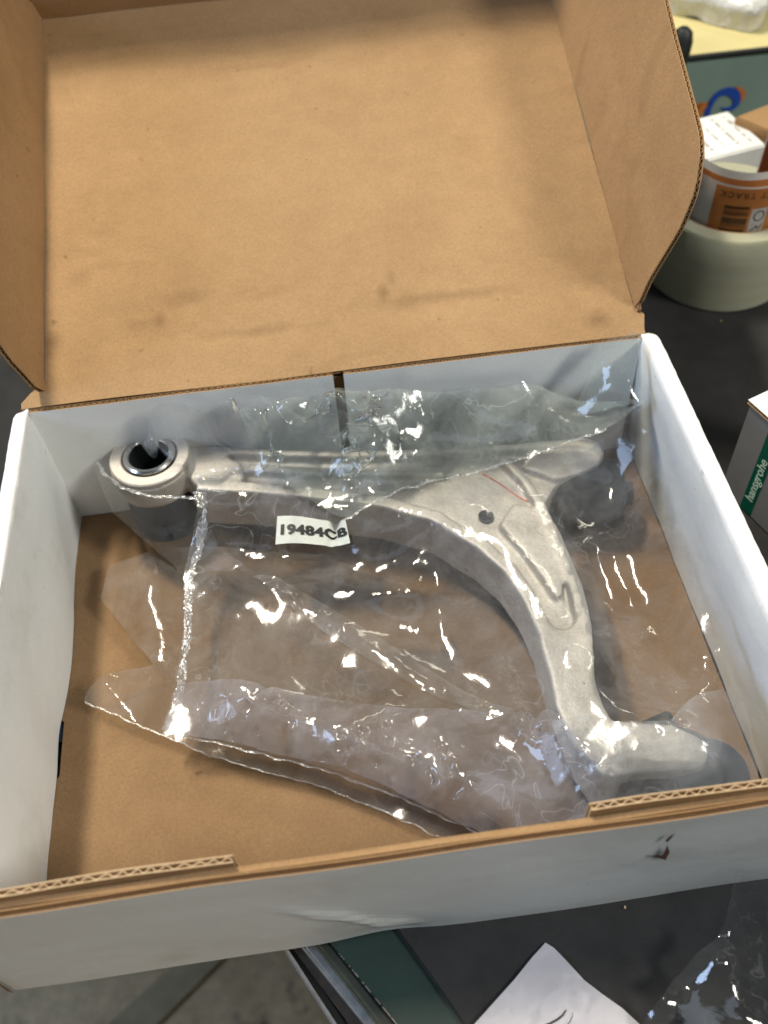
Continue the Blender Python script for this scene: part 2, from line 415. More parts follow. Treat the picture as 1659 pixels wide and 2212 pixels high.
mat_t = [(.30, -.23), (.236, -.115), (.208, -.064), (.1948, -.0401), (.184, -.0198), (.1732, -.0008), (.15, .04), (.10, .09), (-.7, .10), (-.7, 1.5), (1.5, 1.5), (1.5, -.23)]
bm = bmesh.new(); prism(bm, mat_t[::-1], -.0029, 0.0)
bmesh.ops.recalc_face_normals(bm, faces=bm.faces); bmesh.ops.bevel(bm, geom=bm.edges[:], offset=.0008, segments=2, affect='EDGES')
mt = obj('bench_mat', bm, MATM); tag(mt, 'charcoal rubber mat covering the green workbench under the open box', 'mat')

# ================================================================== THE BOX
BW, BD, BH = .36, .2761, .09576
box = thing('cardboard_box', (BW/2, BD/2, 0), 'open white cardboard mailer box with brown inside and hinged lid raised behind', 'box')
def warp_small(amp, sc, seed=0):
    return lambda q: amp*noise.noise(Vector((q.x*sc+seed, q.y*sc, q.z*sc)))
# floor of the box, notched on the left where the slots are
z0 = .0035
fp = [(.0095, .003), (.3570, .003), (.3570, .2735), (.0095, .2735), (.0095, .205), (.0113, .204), (.0113, .155), (.0095, .1545), (.0095, .130), (.0120, .128), (.0120, .098), (.0095, .095)]
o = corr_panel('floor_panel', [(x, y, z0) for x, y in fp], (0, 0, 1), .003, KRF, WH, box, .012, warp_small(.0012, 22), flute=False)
bm = bmesh.new(); boxm(bm, (.0108, .16, .0016), (.004, .085, .001)); obj('locking_slot', bm, BLUER, box)

def side_wall(name, sgn, x_out, t_top, t_bot, m_in, m_rim):
    """rolled-over double side wall swept from front to back"""
    prof = [(0, .0), (.0001, .02), (.0002, .05), (.0001, BH-.004), (.0003, BH-.0012), (.0012, BH-.0001), (t_top*.5, BH+.0001), (t_top-.0012, BH-.0003), (t_top-.0002, BH-.0013), (t_top+.0002, BH-.0050),
            (t_top+.2*(t_bot-t_top), BH*.75), (t_top+.5*(t_bot-t_top), BH*.5), (t_top+.75*(t_bot-t_top), BH*.25), (t_bot, .006), (t_bot, .004)]
    ys = np.linspace(.0012, BD-.0006, 90); bm = bmesh.new(); rows = []
    for y in ys:
        row = []
        for i, (x, z) in enumerate(prof):
            end = 1.0
            e = max(0, (y-(BD-.012))/.012); e0 = max(0, (.010-y)/.010)
            zz = z - (.007*e*e if 3 <= i <= 6 and sgn > 0 else (.004*e*e if 3 <= i <= 6 else 0))
            xx = x + (.0065*e*e*(1-i/9) if i <= 8 else 0)
            w = 0
            if i >= 9: w = (.0016*noise.noise(Vector((y*16+sgn*3, z*22, 1.3))) + .0011*noise.noise(Vector((y*45, z*10, 4.3+sgn)))) * min(1, (i-8)/3) * (1 if i < 13 else .7)
            if 3 <= i <= 9: zz += .0007*noise.noise(Vector((y*120, i*1.3, sgn*5.))) + .0005*noise.noise(Vector((y*380, i*2.1, 2.)))
            if i >= 10 and sgn > 0:  # long soft buckle of the left inner wall
                c = .17 + .09*(z/BH); w += .0022*math.exp(-((y-c)/.035)**2)
            row.append(bm.verts.new((x_out + sgn*(xx+w), y, zz)))
        rows.append(row)
    for a, b in zip(rows[:-1], rows[1:]):
        for i in range(len(prof)-1):
            f = bm.faces.new((a[i], a[i+1], b[i+1], b[i])); f.material_index = 1 if i < 9 else 0
    for row in (rows[0], rows[-1]): bm.faces.new(row).material_index = 1
    bmesh.ops.recalc_face_normals(bm, faces=bm.faces)
    return obj(name, bm, [m_in, m_rim], box, True, 55)
side_wall('side_wall', 1, 0.0, .0082, .0105, WH, WHR)
side_wall('side_wall', -1, BW+.0006, .0098, .0030, WH, WHR)

# front wall: outer panel, pale folded inner liner, two fluted tabs of the tuck flap
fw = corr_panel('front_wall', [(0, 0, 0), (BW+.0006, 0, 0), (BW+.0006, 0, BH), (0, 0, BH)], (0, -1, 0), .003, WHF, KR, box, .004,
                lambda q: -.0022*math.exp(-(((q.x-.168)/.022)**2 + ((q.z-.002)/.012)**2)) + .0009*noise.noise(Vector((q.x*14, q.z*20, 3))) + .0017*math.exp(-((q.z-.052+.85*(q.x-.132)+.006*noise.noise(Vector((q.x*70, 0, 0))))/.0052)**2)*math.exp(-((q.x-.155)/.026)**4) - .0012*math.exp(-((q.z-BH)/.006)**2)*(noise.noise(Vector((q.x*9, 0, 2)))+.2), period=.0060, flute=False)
corr_panel('inner_front_panel', [(.012, .0063, .0042), (.349, .0063, .0042), (.349, .0063, BH-.001), (.012, .0063, BH-.001)][::-1], (0, 1, 0), .0024, KR, KR, box, .015,
           lambda q: .0006*noise.noise(Vector((q.x*14, q.z*20, 7))), mflute=KR, flute=False, lip=.0001)
for (x0, x1) in ((.010, .1145), (.2505, .3505)):
    f = corr_panel('tuck_tab', [(x0, .0095, .030), (x1, .0095, .030), (x1, .0095, BH+.0042), (x0, .0095, BH+.0042)][::-1], (0, 1, 0), .0030, WHR, KR, box, .010,
               lambda q: .0010*noise.noise(Vector((q.x*20, q.z*9, 9))), period=.0058, mfl_pale=KRL)
# torn spot and scuffs on the front face
bm = bmesh.new(); c0 = aty(1440, 1842, -.0006)
tear = [(1408, 1850), (1418, 1846), (1430, 1848), (1436, 1838), (1441, 1826), (1444, 1834), (1447, 1840), (1443, 1848), (1438, 1858), (1430, 1856), (1420, 1853)]
vs = [bm.verts.new(aty(x, y, -.0011)) for x, y in tear]; bm.faces.new(vs)
vs = [bm.verts.new(aty(x, y, -.0011)) for x, y in [(1437, 1816), (1446, 1807), (1459, 1800), (1450, 1811), (1441, 1820)]]; bm.faces.new(vs)
obj('torn_spot', bm, simple('dark_tear', (.07, .03, .015), .9), box)

# back: brown outer panel, two white inner flaps with a gap between
corr_panel('back_wall', [(.002, BD, 0), (BW-.002, BD, 0), (BW-.002, BD, BH-.006), (.002, BD, BH-.006)], (0, 1, 0), .003, WH, KR, box, .02)
g0 = aty(724, 850, .2695).x; g1 = aty(746, 850, .2695).x
for (x0, x1, dz) in ((.0085, g0, -.0012), (g1, .3508, -.0012)):
    corr_panel('inner_back_flap', [(x0, .2690, .004), (x1, .2690, .004), (x1, .2690, BH+dz), (x0, .2690, BH+dz)], (0, -1, 0), .003, WH, KR, box, .012,
               lambda q: .0008*noise.noise(Vector((q.x*18, q.z*25, 17))), period=.0036)

# lid: panel, ears, front flap
TH = .3158; v_ = Vector((0, math.cos(TH), math.sin(TH))); n_ = Vector((0, -math.sin(TH), math.cos(TH))); x_ = Vector((1, 0, 0))
LL = .2835; hx0, hx1 = .0176, .3507
HP = Vector((0, BD-.0010, BH+.0006))
def lid_warp(q):
    s = (q-HP).dot(v_)
    return .0012*noise.noise(Vector((q.x*10, q.y*12, 5))) - .0017*math.exp(-((s-.032)/.006)**2)*(.5+.5*noise.noise(Vector((q.x*15, 1, 1)))) - .0013*math.exp(-((s-.048)/.008)**2)*(.5+.5*noise.noise(Vector((q.x*25, 4, 1)))) \
        + 0
def lidpt(px, py): return tuple(atp(px, py, HP, n_))
KRLID = make_kraft('kraft_lid', (.325, .195, .090), (.395, .245, .119), .3,
    [(lidpt(828, 632), .0040, .5, (1, .7, 1)), (lidpt(845, 600), .003, .3, (1, .4, 1)), (lidpt(345, 692), .0035, .4, (1, .5, 1)), (lidpt(400, 640), .006, .30, (.35, 1, 1)), (lidpt(300, 700), .004, .25, (.3, 1, 1)),
     (lidpt(560, 712), .004, .35, (.12, 1, 1)), (lidpt(950, 640), .004, .30, (.10, 1, 1)), (lidpt(1295, 690), .004, .5, (.5, .6, 1)), (lidpt(110, 745), .004, .5, (.6, .4, 1)), (lidpt(170, 600), .004, .25, (.5, .4, 1))])
lid = corr_panel('lid', [HP+x_*.0045-v_*.0035, HP+x_*(BW-.0065)-v_*.0035, HP+x_*(BW-.0065), HP+x_*(hx1+.005)+v_*.009, HP+x_*hx1+v_*.016, HP+x_*hx1+v_*LL, HP+x_*hx0+v_*LL, HP+x_*hx0+v_*.012, HP+x_*.010+v_*.006, HP+x_*.0045], n_, .003, KRLID, WH, box, .009, lid_warp, period=.0036)
def ear(x, b, outline):
    O = HP + x_*x; e = n_*math.cos(b) + x_*math.sin(b); N = v_.cross(e)
    sgn = 1 if b > 0 else -1
    N = N * (1 if N.x*(-sgn) > 0 else -1)      # faces inwards
    loop = [O + v_*a + e*h for a, h in outline]
    def w(q):
        h = (q-O).dot(e); return .010*(h/.09)**2*math.sin(min(1, max(0, (q-O).dot(v_)/.28))*3.14) * -0.5 + .0010*noise.noise(q*16) - .0006*math.exp(-((h-.042)/.012)**2)
    return corr_panel('side_flap', loop, N, .003, KR, WH, lid, .009, w, period=.0036)
b = math.radians(13); O = HP + x_*hx1; e = n_*math.cos(b) + x_*math.sin(b); N = v_.cross(e)
def ep(px, py):
    q = atp(px, py, O, N); return ((q-O).dot(v_), (q-O).dot(e))
out = [(.014, 0)] + [ep(*a) for a in [(1362, 672), (1379, 650), (1398, 607), (1436, 538), (1460, 498), (1476, 462), (1490, 424), (1497, 390), (1502, 337), (1500, 305), (1497, 286), (1483, 236), (1456, 148), (1436, 81), (1416, 0)]]
hmax = out[-1][1]
out += [(.26, hmax), (.278, hmax*.8), (.2835, .004), (.2835, 0)]
ear(hx1, b, out)
outl = [(.006, 0), (.004, .012), (.0075, .031), (.012, .046), (.018, .066), (.030, .083), (.05, .091), (.262, .091), (.2835, .060), (.2835, 0)]
outl = [(.006, 0), (.004, .010), (.0072, .031), (.012, .046), (.018, .066), (.030, .083), (.05, .091), (.15, .091), (.225, .086), (.262, .048), (.2835, .012), (.2835, 0)]
ear(hx0, math.radians(-10), outl)
# front flap of the lid, standing up at the far end
fb = math.radians(6); e = n_*math.cos(fb) - v_*math.sin(fb)*-1; O = HP + v_*LL
corr_panel('front_flap', [O+x_*(hx0-.001), O+x_*(hx1+.001), O+x_*(hx1+.010)+e*.088, O+x_*(hx0-.030)+e*.088], -v_, .003, KR, WH, lid, .012, lambda q: .0015*noise.noise(q*14))
# pale crushed strip on the lid hinge crease at both corners

# frayed kraft corner of the side wall showing at the lower left
bm = bmesh.new()
q = [Vector((-.0004, -.0012, 0)), Vector((-.0032, -.0002, .0005)), Vector((-.0058, .003, .040)), Vector((-.0050, .0028, .085)), Vector((-.0004, -.0010, .085))]
vs_ = [bm.verts.new(p) for p in q]; bm.faces.new(vs_); bmesh.ops.solidify(bm, geom=bm.faces[:], thickness=.0012)
obj('frayed_corner', bm, KR, box)

# ================================================================== THE CONTROL ARM
arm = thing('control_arm', (.2, .14, .004), 'grey cast aluminium suspension control arm lying in the open box inside clear plastic', 'car part')
def P(lst, z): return [at(x, y, z) for x, y in lst]
def prism_part(bm, lst, z, z0): prism(bm, [(p.x, p.y) for p in P(lst, z)], z0, z)
def rib(bm, lst, z, z0, w):
    L = densify([(p.x, p.y) for p in P(lst, z)], .006, False); prism(bm, ribbon(L, w), z0, z)
bm = bmesh.new()
base = [(410, 1052), (440, 1052), (560, 1062), (700, 1080), (830, 1100), (938, 1133), (1032, 1199), (1098, 1254), (1131, 1298), (1156, 1348), (1170, 1402), (1188, 1460), (1200, 1525), (1221, 1576), (1246, 1622), (1277, 1647), (1297, 1678),
        (1345, 1676), (1350, 1570), (1323, 1556), (1302, 1517), (1286, 1470), (1283, 1410), (1279, 1345), (1260, 1262), (1236, 1207), (1213, 1152), (1178, 1085),
        (1200, 1048), (1270, 1022), (1302, 1000), (1306, 972), (1290, 950), (1240, 944), (1150, 952), (1020, 966), (745, 975), (610, 972), (495, 970), (424, 958), (400, 960)]
prism_part(bm, base, .0460, .0200)
rib(bm, [(425, 1046), (560, 1052), (700, 1066), (830, 1082), (940, 1112), (1040, 1172), (1098, 1222), (1137, 1275), (1160, 1320), (1182, 1372)], .0525, .021, .0078)
rib(bm, [(415, 965), (500, 972), (610, 977), (745, 980), (900, 976), (1020, 970), (1150, 960), (1250, 954), (1285, 962)], .0520, .022, .0050)
rib(bm, [(535, 1008), (640, 1014), (760, 1018), (880, 1020), (960, 1022)], .0508, .022, lambda t: .0066-.003*t)
rib(bm, [(1085, 985), (1130, 1030), (1165, 1080), (1200, 1160), (1228, 1230), (1246, 1290), (1262, 1350)], .0515, .021, .0052)
prism_part(bm, [(400, 962), (470, 972), (520, 1000), (528, 1030), (500, 1052), (425, 1048), (395, 1020)], .0515, .022)
prism_part(bm, [(1180, 1335), (1198, 1350), (1216, 1357), (1236, 1350), (1250, 1325), (1272, 1310), (1281, 1372), (1284, 1475), (1300, 1515), (1323, 1554), (1350, 1566), (1350, 1672), (1297, 1675), (1277, 1644), (1246, 1619), (1221, 1573), (1200, 1522), (1188, 1456), (1168, 1396), (1160, 1345)], .0530, .021)
prism_part(bm, [(1078, 1132), (1110, 1085), (1150, 1092), (1178, 1140), (1203, 1205), (1216, 1250), (1213, 1285), (1200, 1290), (1178, 1255), (1138, 1200)], .0508, .022)
#prism_part(bm, [(930, 1100), (960, 1055), (1020, 1030), (1075, 1020), (1130, 1060), (1140, 1110), (1080, 1150), (1040, 1150)], .0490, .022)
prism_part(bm, [(1320, 1554), (1400, 1560), (1450, 1562), (1485, 1578), (1508, 1606), (1512, 1636), (1496, 1656), (1460, 1664), (1399, 1666), (1320, 1676)], .0530, .0425)
# housing of the front bush
hc = at(322, 984, .0600); hr = (at(408, 984, .060) - at(238, 984, .060)).length/2
prism(bm, [(hc.x + (hr+.0006)*math.cos(t), hc.y + (hr+.0006)*math.sin(t)) for t in np.linspace(0, 2*math.pi, 49)[:-1]], .0400, .0570)
# rear bracket
rc = at(1275, 1050, .034)
prism_part(bm, [(1200, 1034), (1255, 1020), (1296, 1000), (1304, 975), (1288, 950), (1262, 944), (1240, 944), (1150, 958), (1130, 1010)], .0500, .030)
# cup of the ball joint
bc = at(1486, 1620, .0530); br = .0090
prism(bm, [(bc.x + br*math.cos(t), bc.y + br*math.sin(t)) for t in np.linspace(0, 2*math.pi, 41)[:-1]], .034, .0528)
bmesh.ops.recalc_face_normals(bm, faces=bm.faces)
me = bpy.data.meshes.new('raw'); bm.to_mesh(me); bm.free()
tmp = bpy.data.objects.new('tmp_cast', me); COL.objects.link(tmp)
rm = tmp.modifiers.new('r', 'REMESH'); rm.mode = 'VOXEL'; rm.voxel_size = .00105
sm = tmp.modifiers.new('s', 'SMOOTH'); sm.iterations = 14; sm.factor = .5
hp = at(1050, 1111, .0490)
cb = bmesh.new(); bmesh.ops.create_cone(cb, cap_ends=True, segments=40, radius1=.0041, radius2=.0041, depth=.06)
bmesh.ops.translate(cb, vec=(hp.x, hp.y, .04), verts=cb.verts); bmesh.ops.create_cone(cb, cap_ends=True, segments=48, radius1=hr*.56, radius2=hr*.56, depth=.05, matrix=Matrix.Translation((hc.x, hc.y, .0600)))
cme = bpy.data.meshes.new('cut'); cb.to_mesh(cme); cb.free(); cut = bpy.data.objects.new('tmp_cut', cme); COL.objects.link(cut)
bo = tmp.modifiers.new('b', 'BOOLEAN'); bo.object = cut; bo.operation = 'DIFFERENCE'; bo.solver = 'EXACT'
dg = bpy.context.evaluated_depsgraph_get(); cme2 = bpy.data.meshes.new_from_object(tmp.evaluated_get(dg))
bpy.data.objects.remove(tmp); bpy.data.objects.remove(cut)
cme2.materials.clear(); cme2.name = 'casting'
# surface waviness of the sand casting
arr = np.zeros(len(cme2.vertices)*3); cme2.vertices.foreach_get('co', arr); arr = arr.reshape(-1, 3)
for i in range(len(arr)):
    q = arr[i]; k = .00035*noise.noise(Vector(q*110)); arr[i, 2] += k; arr[i, 0] += k*.7
cme2.vertices.foreach_set('co', arr.ravel())
cast = obj('casting', cme2, CAST, arm, True, 50)
obj('hole_lining', lathe([(.0042, 0), (.0040, 0), (.0040, -.026), (.0042, -.026)], 40, Matrix.Translation((hp.x, hp.y, .0478))), simple('dark_steel', (.10, .10, .11), .45, .6), arm, True, 40)
bm = bmesh.new(); bmesh.ops.create_circle(bm, cap_ends=True, segments=40, radius=.0041, matrix=Matrix.Translation((hp.x, hp.y, .0415))); obj('hole_plug', bm, simple('plug', (.07, .08, .085), .5), arm)
# front bush: ring, sleeve, bore, blue rubber below
bush = obj('bushing_ring', lathe([(hr*.70, -.004), (hr*.70, .0002), (hr*.73, .0007), (hr*.97, .0007), (hr, 0), (hr, -.004)], 96, Matrix.Translation((hc.x, hc.y, .0595))), ZINC, arm, True, 35)
obj('bushing_sleeve', lathe([(hr*.50, -.03), (hr*.50, .0005), (hr*.525, .0012), (hr*.60, .0015), (hr*.655, .0005), (hr*.66, -.002), (hr*.66, -.03)], 96, Matrix.Translation((hc.x, hc.y, .0602))), STEEL, bush, True, 35)
obj('bushing_groove', lathe([(hr*.655, 0), (hr*.71, 0), (hr*.71, -.004), (hr*.655, -.004)], 64, Matrix.Translation((hc.x, hc.y, .0588))), RUB, bush, True, 35)
bm = lathe([(hr*.50, .03), (hr*.49, .03), (hr*.42, .012), (hr*.40, .002), (.0001, .0005), (.0001, 0), (hr*.50, 0)], 64, Matrix.Translation((hc.x, hc.y, .030))); obj('bushing_bore', bm, RUB, bush, True, 35)
obj('bushing_rubber', lathe([(.0001, .0), (hr*.86, .0), (hr*.90, .003), (hr*.90, .010), (hr*.84, .013), (hr*.90, .017), (hr*.92, .0355), (.0001, .0355)], 64, Matrix.Translation((hc.x, hc.y, .0045))), BLUER, arm, True, 40)
# rear bush: black ribbed barrel lying on its side
Mx = Matrix.Translation((rc.x, rc.y, .0270)) @ Matrix.Rotation(math.radians(-8), 4, 'Z') @ Matrix.Rotation(math.pi/2, 4, 'Y')
prof = [(.0001, -.022), (.0075, -.022), (.0078, -.0205), (.0170, -.0200), (.0190, -.0180), (.0198, -.013), (.0204, -.009), (.0200, -.004), (.0200, 0), (.0204, .005), (.0208, .009), (.0200, .0135), (.0180, .0175), (.0078, .0180), (.0075, .021), (.0001, .021)]
rb = lathe(prof, 48, Mx)
for v in rb.verts: v.co += Vector((0, 0, 1))*.0007*noise.noise(v.co*160)
obj('rear_bushing', rb, RUB, arm, True, 50)
obj('rear_sleeve', lathe([(.0045, -.0250), (.0045, .0245), (.0068, .0245), (.0068, -.0250)], 40, Mx), RUB, arm, True, 35)
# ball joint: cup lip, boot, stud
bm = bmesh.new(); prism_part(bm, [(1335, 1560), (1400, 1566), (1450, 1562), (1500, 1574), (1536, 1596), (1546, 1628), (1526, 1652), (1478, 1662), (1399, 1664), (1335, 1670)], .0428, .016)
bmesh.ops.recalc_face_normals(bm, faces=bm.faces); bmesh.ops.bevel(bm, geom=bm.edges[:], offset=.0015, segments=2, affect='EDGES')
obj('joint_dark_block', bm, RUB, arm, True, 40)  # black block added to darken the underside of the end plate
bj = obj('ball_joint_boot', lathe([(.0001, .0045), (.0085, .0045), (.0125, .0075), (.0150, .0130), (.0172, .0200), (.0160, .0290), (.0178, .0380), (.0165, .0440), (.0110, .0475), (.0001, .0480)], 48, Matrix.Translation((at(1538, 1668, .044).x, max(.029, at(1538, 1668, .044).y), 0))), BLUER, arm, True, 40)
nb = at(1436, 1552, .050)
obj('clamp_bolt', lathe([(.0001, -.008), (.0050, -.008), (.0054, .004), (.0046, .0056), (.0001, .0060)], 24, Matrix.Translation((nb.x, nb.y, .043)) @ Matrix.Rotation(1.0, 4, 'Y')), RUB, arm, True, 40)
# red paint-marker stroke on the web
treeC = BVHTree.FromPolygons([Vector(v) for v in arr], [tuple(p.vertices) for p in cme2.polygons])
def drop(x, y, dz=.0003):
    h = treeC.ray_cast(Vector((x, y, .2)), Vector((0, 0, -1)))
    return h[0] + Vector((0, 0, dz)) if h[0] else Vector((x, y, .045))
L = densify([(p.x, p.y) for p in P([(1043, 1017), (1068, 1030), (1098, 1050), (1120, 1066), (1142, 1078)], .049)], .0008, False)
bm = bmesh.new(); prev = None
for i, q in enumerate(L):
    dd = (L[min(i+1, len(L)-1)]-L[max(i-1, 0)]).normalized(); nn2 = Vector((-dd.y, dd.x))*(.00040+.00025*noise.noise(Vector((i*.35, 0, 0))))
    a = bm.verts.new(drop(*(q+nn2))); b_ = bm.verts.new(drop(*(q-nn2)))
    if prev: bm.faces.new((prev[0], a, b_, prev[1]))
    prev = (a, b_)
obj('marker_stroke', bm, REDM, arm)

# colliders for draping
allv, allf = [], []
def addc(o):
    b0 = len(allv); 
    for v in o.data.vertices: allv.append(v.co.copy())
    for p in o.data.polygons: allf.append(tuple(i+b0 for i in p.vertices))
for o in list(arm.children)+list(bush.children)+list(bj.children):
    if o.name.split('.')[0] in ('casting', 'bushing_ring', 'rear_bushing', 'rear_sleeve', 'bushing_sleeve', 'ball_joint_cap', 'ball_joint_boot', 'clamp_bolt', 'bushing_rubber'): addc(o)
TREE = BVHTree.FromPolygons(allv, allf)
def top(x, y):
    h = TREE.ray_cast(Vector((x, y, .3)), Vector((0, 0, -1)))
    return h[0].z if h[0] else z0

# ================================================================== THE BAG
bag = thing('plastic_bag', (.19, .13, .005), 'crinkled clear plastic bag with a number sticker wrapped round the aluminium arm', 'plastic bag')
class TPS:
    def __init__(s, pts, vals, lam=1e-7):
        s.p = np.array(pts); n = len(pts)
        K = s.U(np.linalg.norm(s.p[:, None]-s.p[None], axis=2)) + lam*np.eye(n)
        Pm = np.hstack([np.ones((n, 1)), s.p]); A = np.zeros((n+3, n+3)); A[:n, :n] = K; A[:n, n:] = Pm; A[n:, :n] = Pm.T
        s.w = np.linalg.solve(A, np.concatenate([vals, np.zeros(3)]))
    @staticmethod
    def U(r): return np.where(r > 1e-9, r*r*np.log(np.maximum(r, 1e-9)), 0)
    def __call__(s, x, y):
        r = np.hypot(s.p[:, 0]-x, s.p[:, 1]-y); return float(s.w[:-3] @ s.U(r) + s.w[-3] + s.w[-2]*x + s.w[-1]*y)
def spec(p):
    return aty(p[0], p[1], p[3]) if len(p) > 3 else at(p[0], p[1], p[2])
# height map of everything the film lies on
HX0, HY0, HS, HNX, HNY = -.02, -.08, .0010, 400, 370
HM = np.full((HNX, HNY), -1.0)
bbx = [min(v.x for v in allv), max(v.x for v in allv), min(v.y for v in allv), max(v.y for v in allv)]
for i in range(HNX):
    x = HX0 + i*HS
    if x < bbx[0] or x > bbx[1]: continue
    for j in range(HNY):
        y = HY0 + j*HS
        if y < bbx[2] or y > bbx[3]: continue
        h = TREE.ray_cast(Vector((x, y, .3)), Vector((0, 0, -1)))
        if h[0]: HM[i, j] = h[0].z
        if math.hypot(x-hc.x, y-hc.y) < hr*.9: HM[i, j] = .0615
def dil(a):
    b_ = a.copy()
    for dx in (-1, 0, 1):
        for dy in (-1, 0, 1): b_ = np.maximum(b_, np.roll(np.roll(a, dx, 0), dy, 1))
    return b_
HM = dil(HM)
def hm(x, y):
    i = np.clip(((x-HX0)/HS).round().astype(int), 0, HNX-1); j = np.clip(((y-HY0)/HS).round().astype(int), 0, HNY-1)
    return HM[i, j]
def film(name, bound, ctrl, m, seed=0, step=.020, amp=.0018, ridges=(), drape=True, clear=.0010, parent=bag, zmin=.0055, ymin=.0105, ymax=.2645, excess=.022, its=90, bend=.22, keep=.012, mesh=.0026, stiff=(), sub=1, raster=False, pinb=.6, edge_jit=.0003):
    """plastic film: a mesh a little too long for its place, relaxed until it buckles into folds over what it lies on"""
    random.seed(seed); rng = np.random.default_rng(seed)
    B = [spec(p) for p in bound]; C = [spec(p) for p in ctrl]
    tps = TPS([(p.x, p.y) for p in B+C], [p.z for p in B+C], 2e-6)
    loop = densify([(p.x, p.y) for p in B], mesh)
    loop = [q + Vector((random.uniform(-1, 1), random.uniform(-1, 1)))*edge_jit for q in loop]
    vs, tris, _ = fill2d(loop, mesh, .42)
    used = sorted(set(i for f in tris for i in f)); remap = {u: k for k, u in enumerate(used)}
    X = np.array([(vs[u].x, vs[u].y, 0) for u in used]); T = np.array([[remap[i] for i in f] for f in tris])
    r = np.hypot(X[:, None, 0]-tps.p[None, :, 0], X[:, None, 1]-tps.p[None, :, 1])
    X[:, 2] = TPS.U(r) @ tps.w[:-3] + tps.w[-3] + X[:, 0]*tps.w[-2] + X[:, 1]*tps.w[-1]
    lk = set((round(q.x, 7), round(q.y, 7)) for q in loop)
    isb = np.array([(round(vs[u].x, 7), round(vs[u].y, 7)) in lk for u in used])
    base = X.copy()
    def collide(X):
        z = np.maximum(X[:, 2], zmin)
        if drape:
            h = hm(X[:, 0], X[:, 1]); z = np.where(h > .010, np.maximum(z, h+clear), z)
        X[:, 2] = z
        X[:, 1] = np.clip(X[:, 1], ymin, ymax)
        if ymin > 0: X[:, 0] = np.minimum(X[:, 0], .3580 - .010*X[:, 2]/BH)
        return X
    base = collide(base.copy())
    E_ = np.concatenate([T[:, [0, 1]], T[:, [1, 2]], T[:, [2, 0]]]); E_.sort(axis=1); E_ = np.unique(E_, axis=0); a, b_ = E_[:, 0], E_[:, 1]
    N = len(X); deg = np.bincount(a, minlength=N) + np.bincount(b_, minlength=N)
    st = np.zeros(N)
    for poly in stiff:
        pp_ = [(q.x, q.y) for q in (at(*c) for c in poly)]
        st = np.maximum(st, np.array([1.0 if inside((x[0], x[1]), pp_) else 0.0 for x in base]))
    # seeds: random facets and the folds seen in the photograph
    disp = np.zeros(N)
    fl_ = [[noise.noise(Vector((x[0]/step+seed, x[1]/step, k*7.3))) for k in range(2)] for x in base]
    fl_ = np.array(fl_); disp += amp*(1-2.2*np.abs(fl_[:, 0])) + amp*.8*fl_[:, 1]
    ex = excess*(1+.9*np.array([noise.noise(Vector((x[0]*22, x[1]*22, seed+3))) for x in base]))
    keepv = np.full(N, keep)
    for pl, am in ridges:
        L3 = []
        for (px, py) in pl:
            z = .045
            for _ in range(6):
                q = at(px, py, z); z = .5*z + .5*max(tps(q.x, q.y), float(hm(np.array([q.x]), np.array([q.y]))[0])+clear if drape else 0)
            L3.append((q.x, q.y))
        L3 = np.array([(q.x, q.y) for q in densify(L3, .0012, False)])
        dd = np.min(np.hypot(base[:, None, 0]-L3[None, :, 0], base[:, None, 1]-L3[None, :, 1]), axis=1)
        tt = am*np.exp(-dd/.0055); disp += tt
    disp *= (1-st); ex *= (1-st)
    base2 = base.copy(); base2[:, 2] += disp
    X = base2.copy()
    L0 = np.linalg.norm(base[a]-base[b_], axis=1)*(1+.5*(ex[a]+ex[b_]))
    for it in range(its):
        # bending
        S_ = np.stack([np.bincount(a, X[b_, k], N) + np.bincount(b_, X[a, k], N) for k in range(3)], 1)/np.maximum(deg, 1)[:, None]
        bw = bend*(1 if it < its*.7 else .5)
        lapl = (S_-X); lapl[isb] *= .15; X = X + bw*lapl
        for _ in range(3):
            D_ = X[b_]-X[a]; l_ = np.linalg.norm(D_, axis=1)+1e-12; c_ = (l_-L0)/l_
            c_ = np.where(c_ > 0, c_, c_*.9)[:, None]*D_*.5
            mv = np.stack([np.bincount(a, c_[:, k], N) - np.bincount(b_, c_[:, k], N) for k in range(3)], 1)/np.maximum(deg, 1)[:, None]*2.2
            X = X + mv
        kk = keepv[:, None] + st[:, None]*.5
        X = X + kk*(base2-X)
        X[isb] = X[isb] + pinb*(base2[isb]-X[isb])
        X = collide(X)
    bm = bmesh.new(); V = [bm.verts.new(x) for x in X]
    for f in T:
        try: bm.faces.new([V[i] for i in f])
        except ValueError: pass
    o = obj(name, bm, m, parent, True)
    if sub:
        md = o.modifiers.new('smooth', 'SUBSURF'); md.levels = md.render_levels = sub; md.boundary_smooth = 'ALL'
    if raster:
        i = np.clip(((X[:, 0]-HX0)/HS).round().astype(int), 1, HNX-2); j = np.clip(((X[:, 1]-HY0)/HS).round().astype(int), 1, HNY-2)
        for dx in (-1, 0, 1):
            for dy in (-1, 0, 1): np.maximum.at(HM, (i+dx, j+dy), X[:, 2])
    return o, tps

def on_film(tps, px, py, dz=.0015):
    z = .05
    for _ in range(8):
        q = at(px, py, z); z = .5*z + .5*max(tps(q.x, q.y), top(q.x, q.y)+.0012)
    return Vector((q.x, q.y, z+dz))
YB = .262
back = [(248, 918, .060), (320, 893, 0, .257), (400, 874, 0, .260), (500, 868, 0, YB), (600, 866, 0, YB), (700, 860, 0, YB), (800, 850, 0, YB), (900, 848, 0, YB), (1000, 833, 0, YB), (1130, 826, 0, YB), (1190, 848, 0, YB), (1290, 872, 0, YB)]
right = [(1388, 888, .080), (1410, 960, .072), (1440, 1050, .068), (1475, 1160, .066), (1515, 1290, .062), (1560, 1430, .060), (1600, 1560, .056), (1636, 1680, .050), (1650, 1730, .040)]
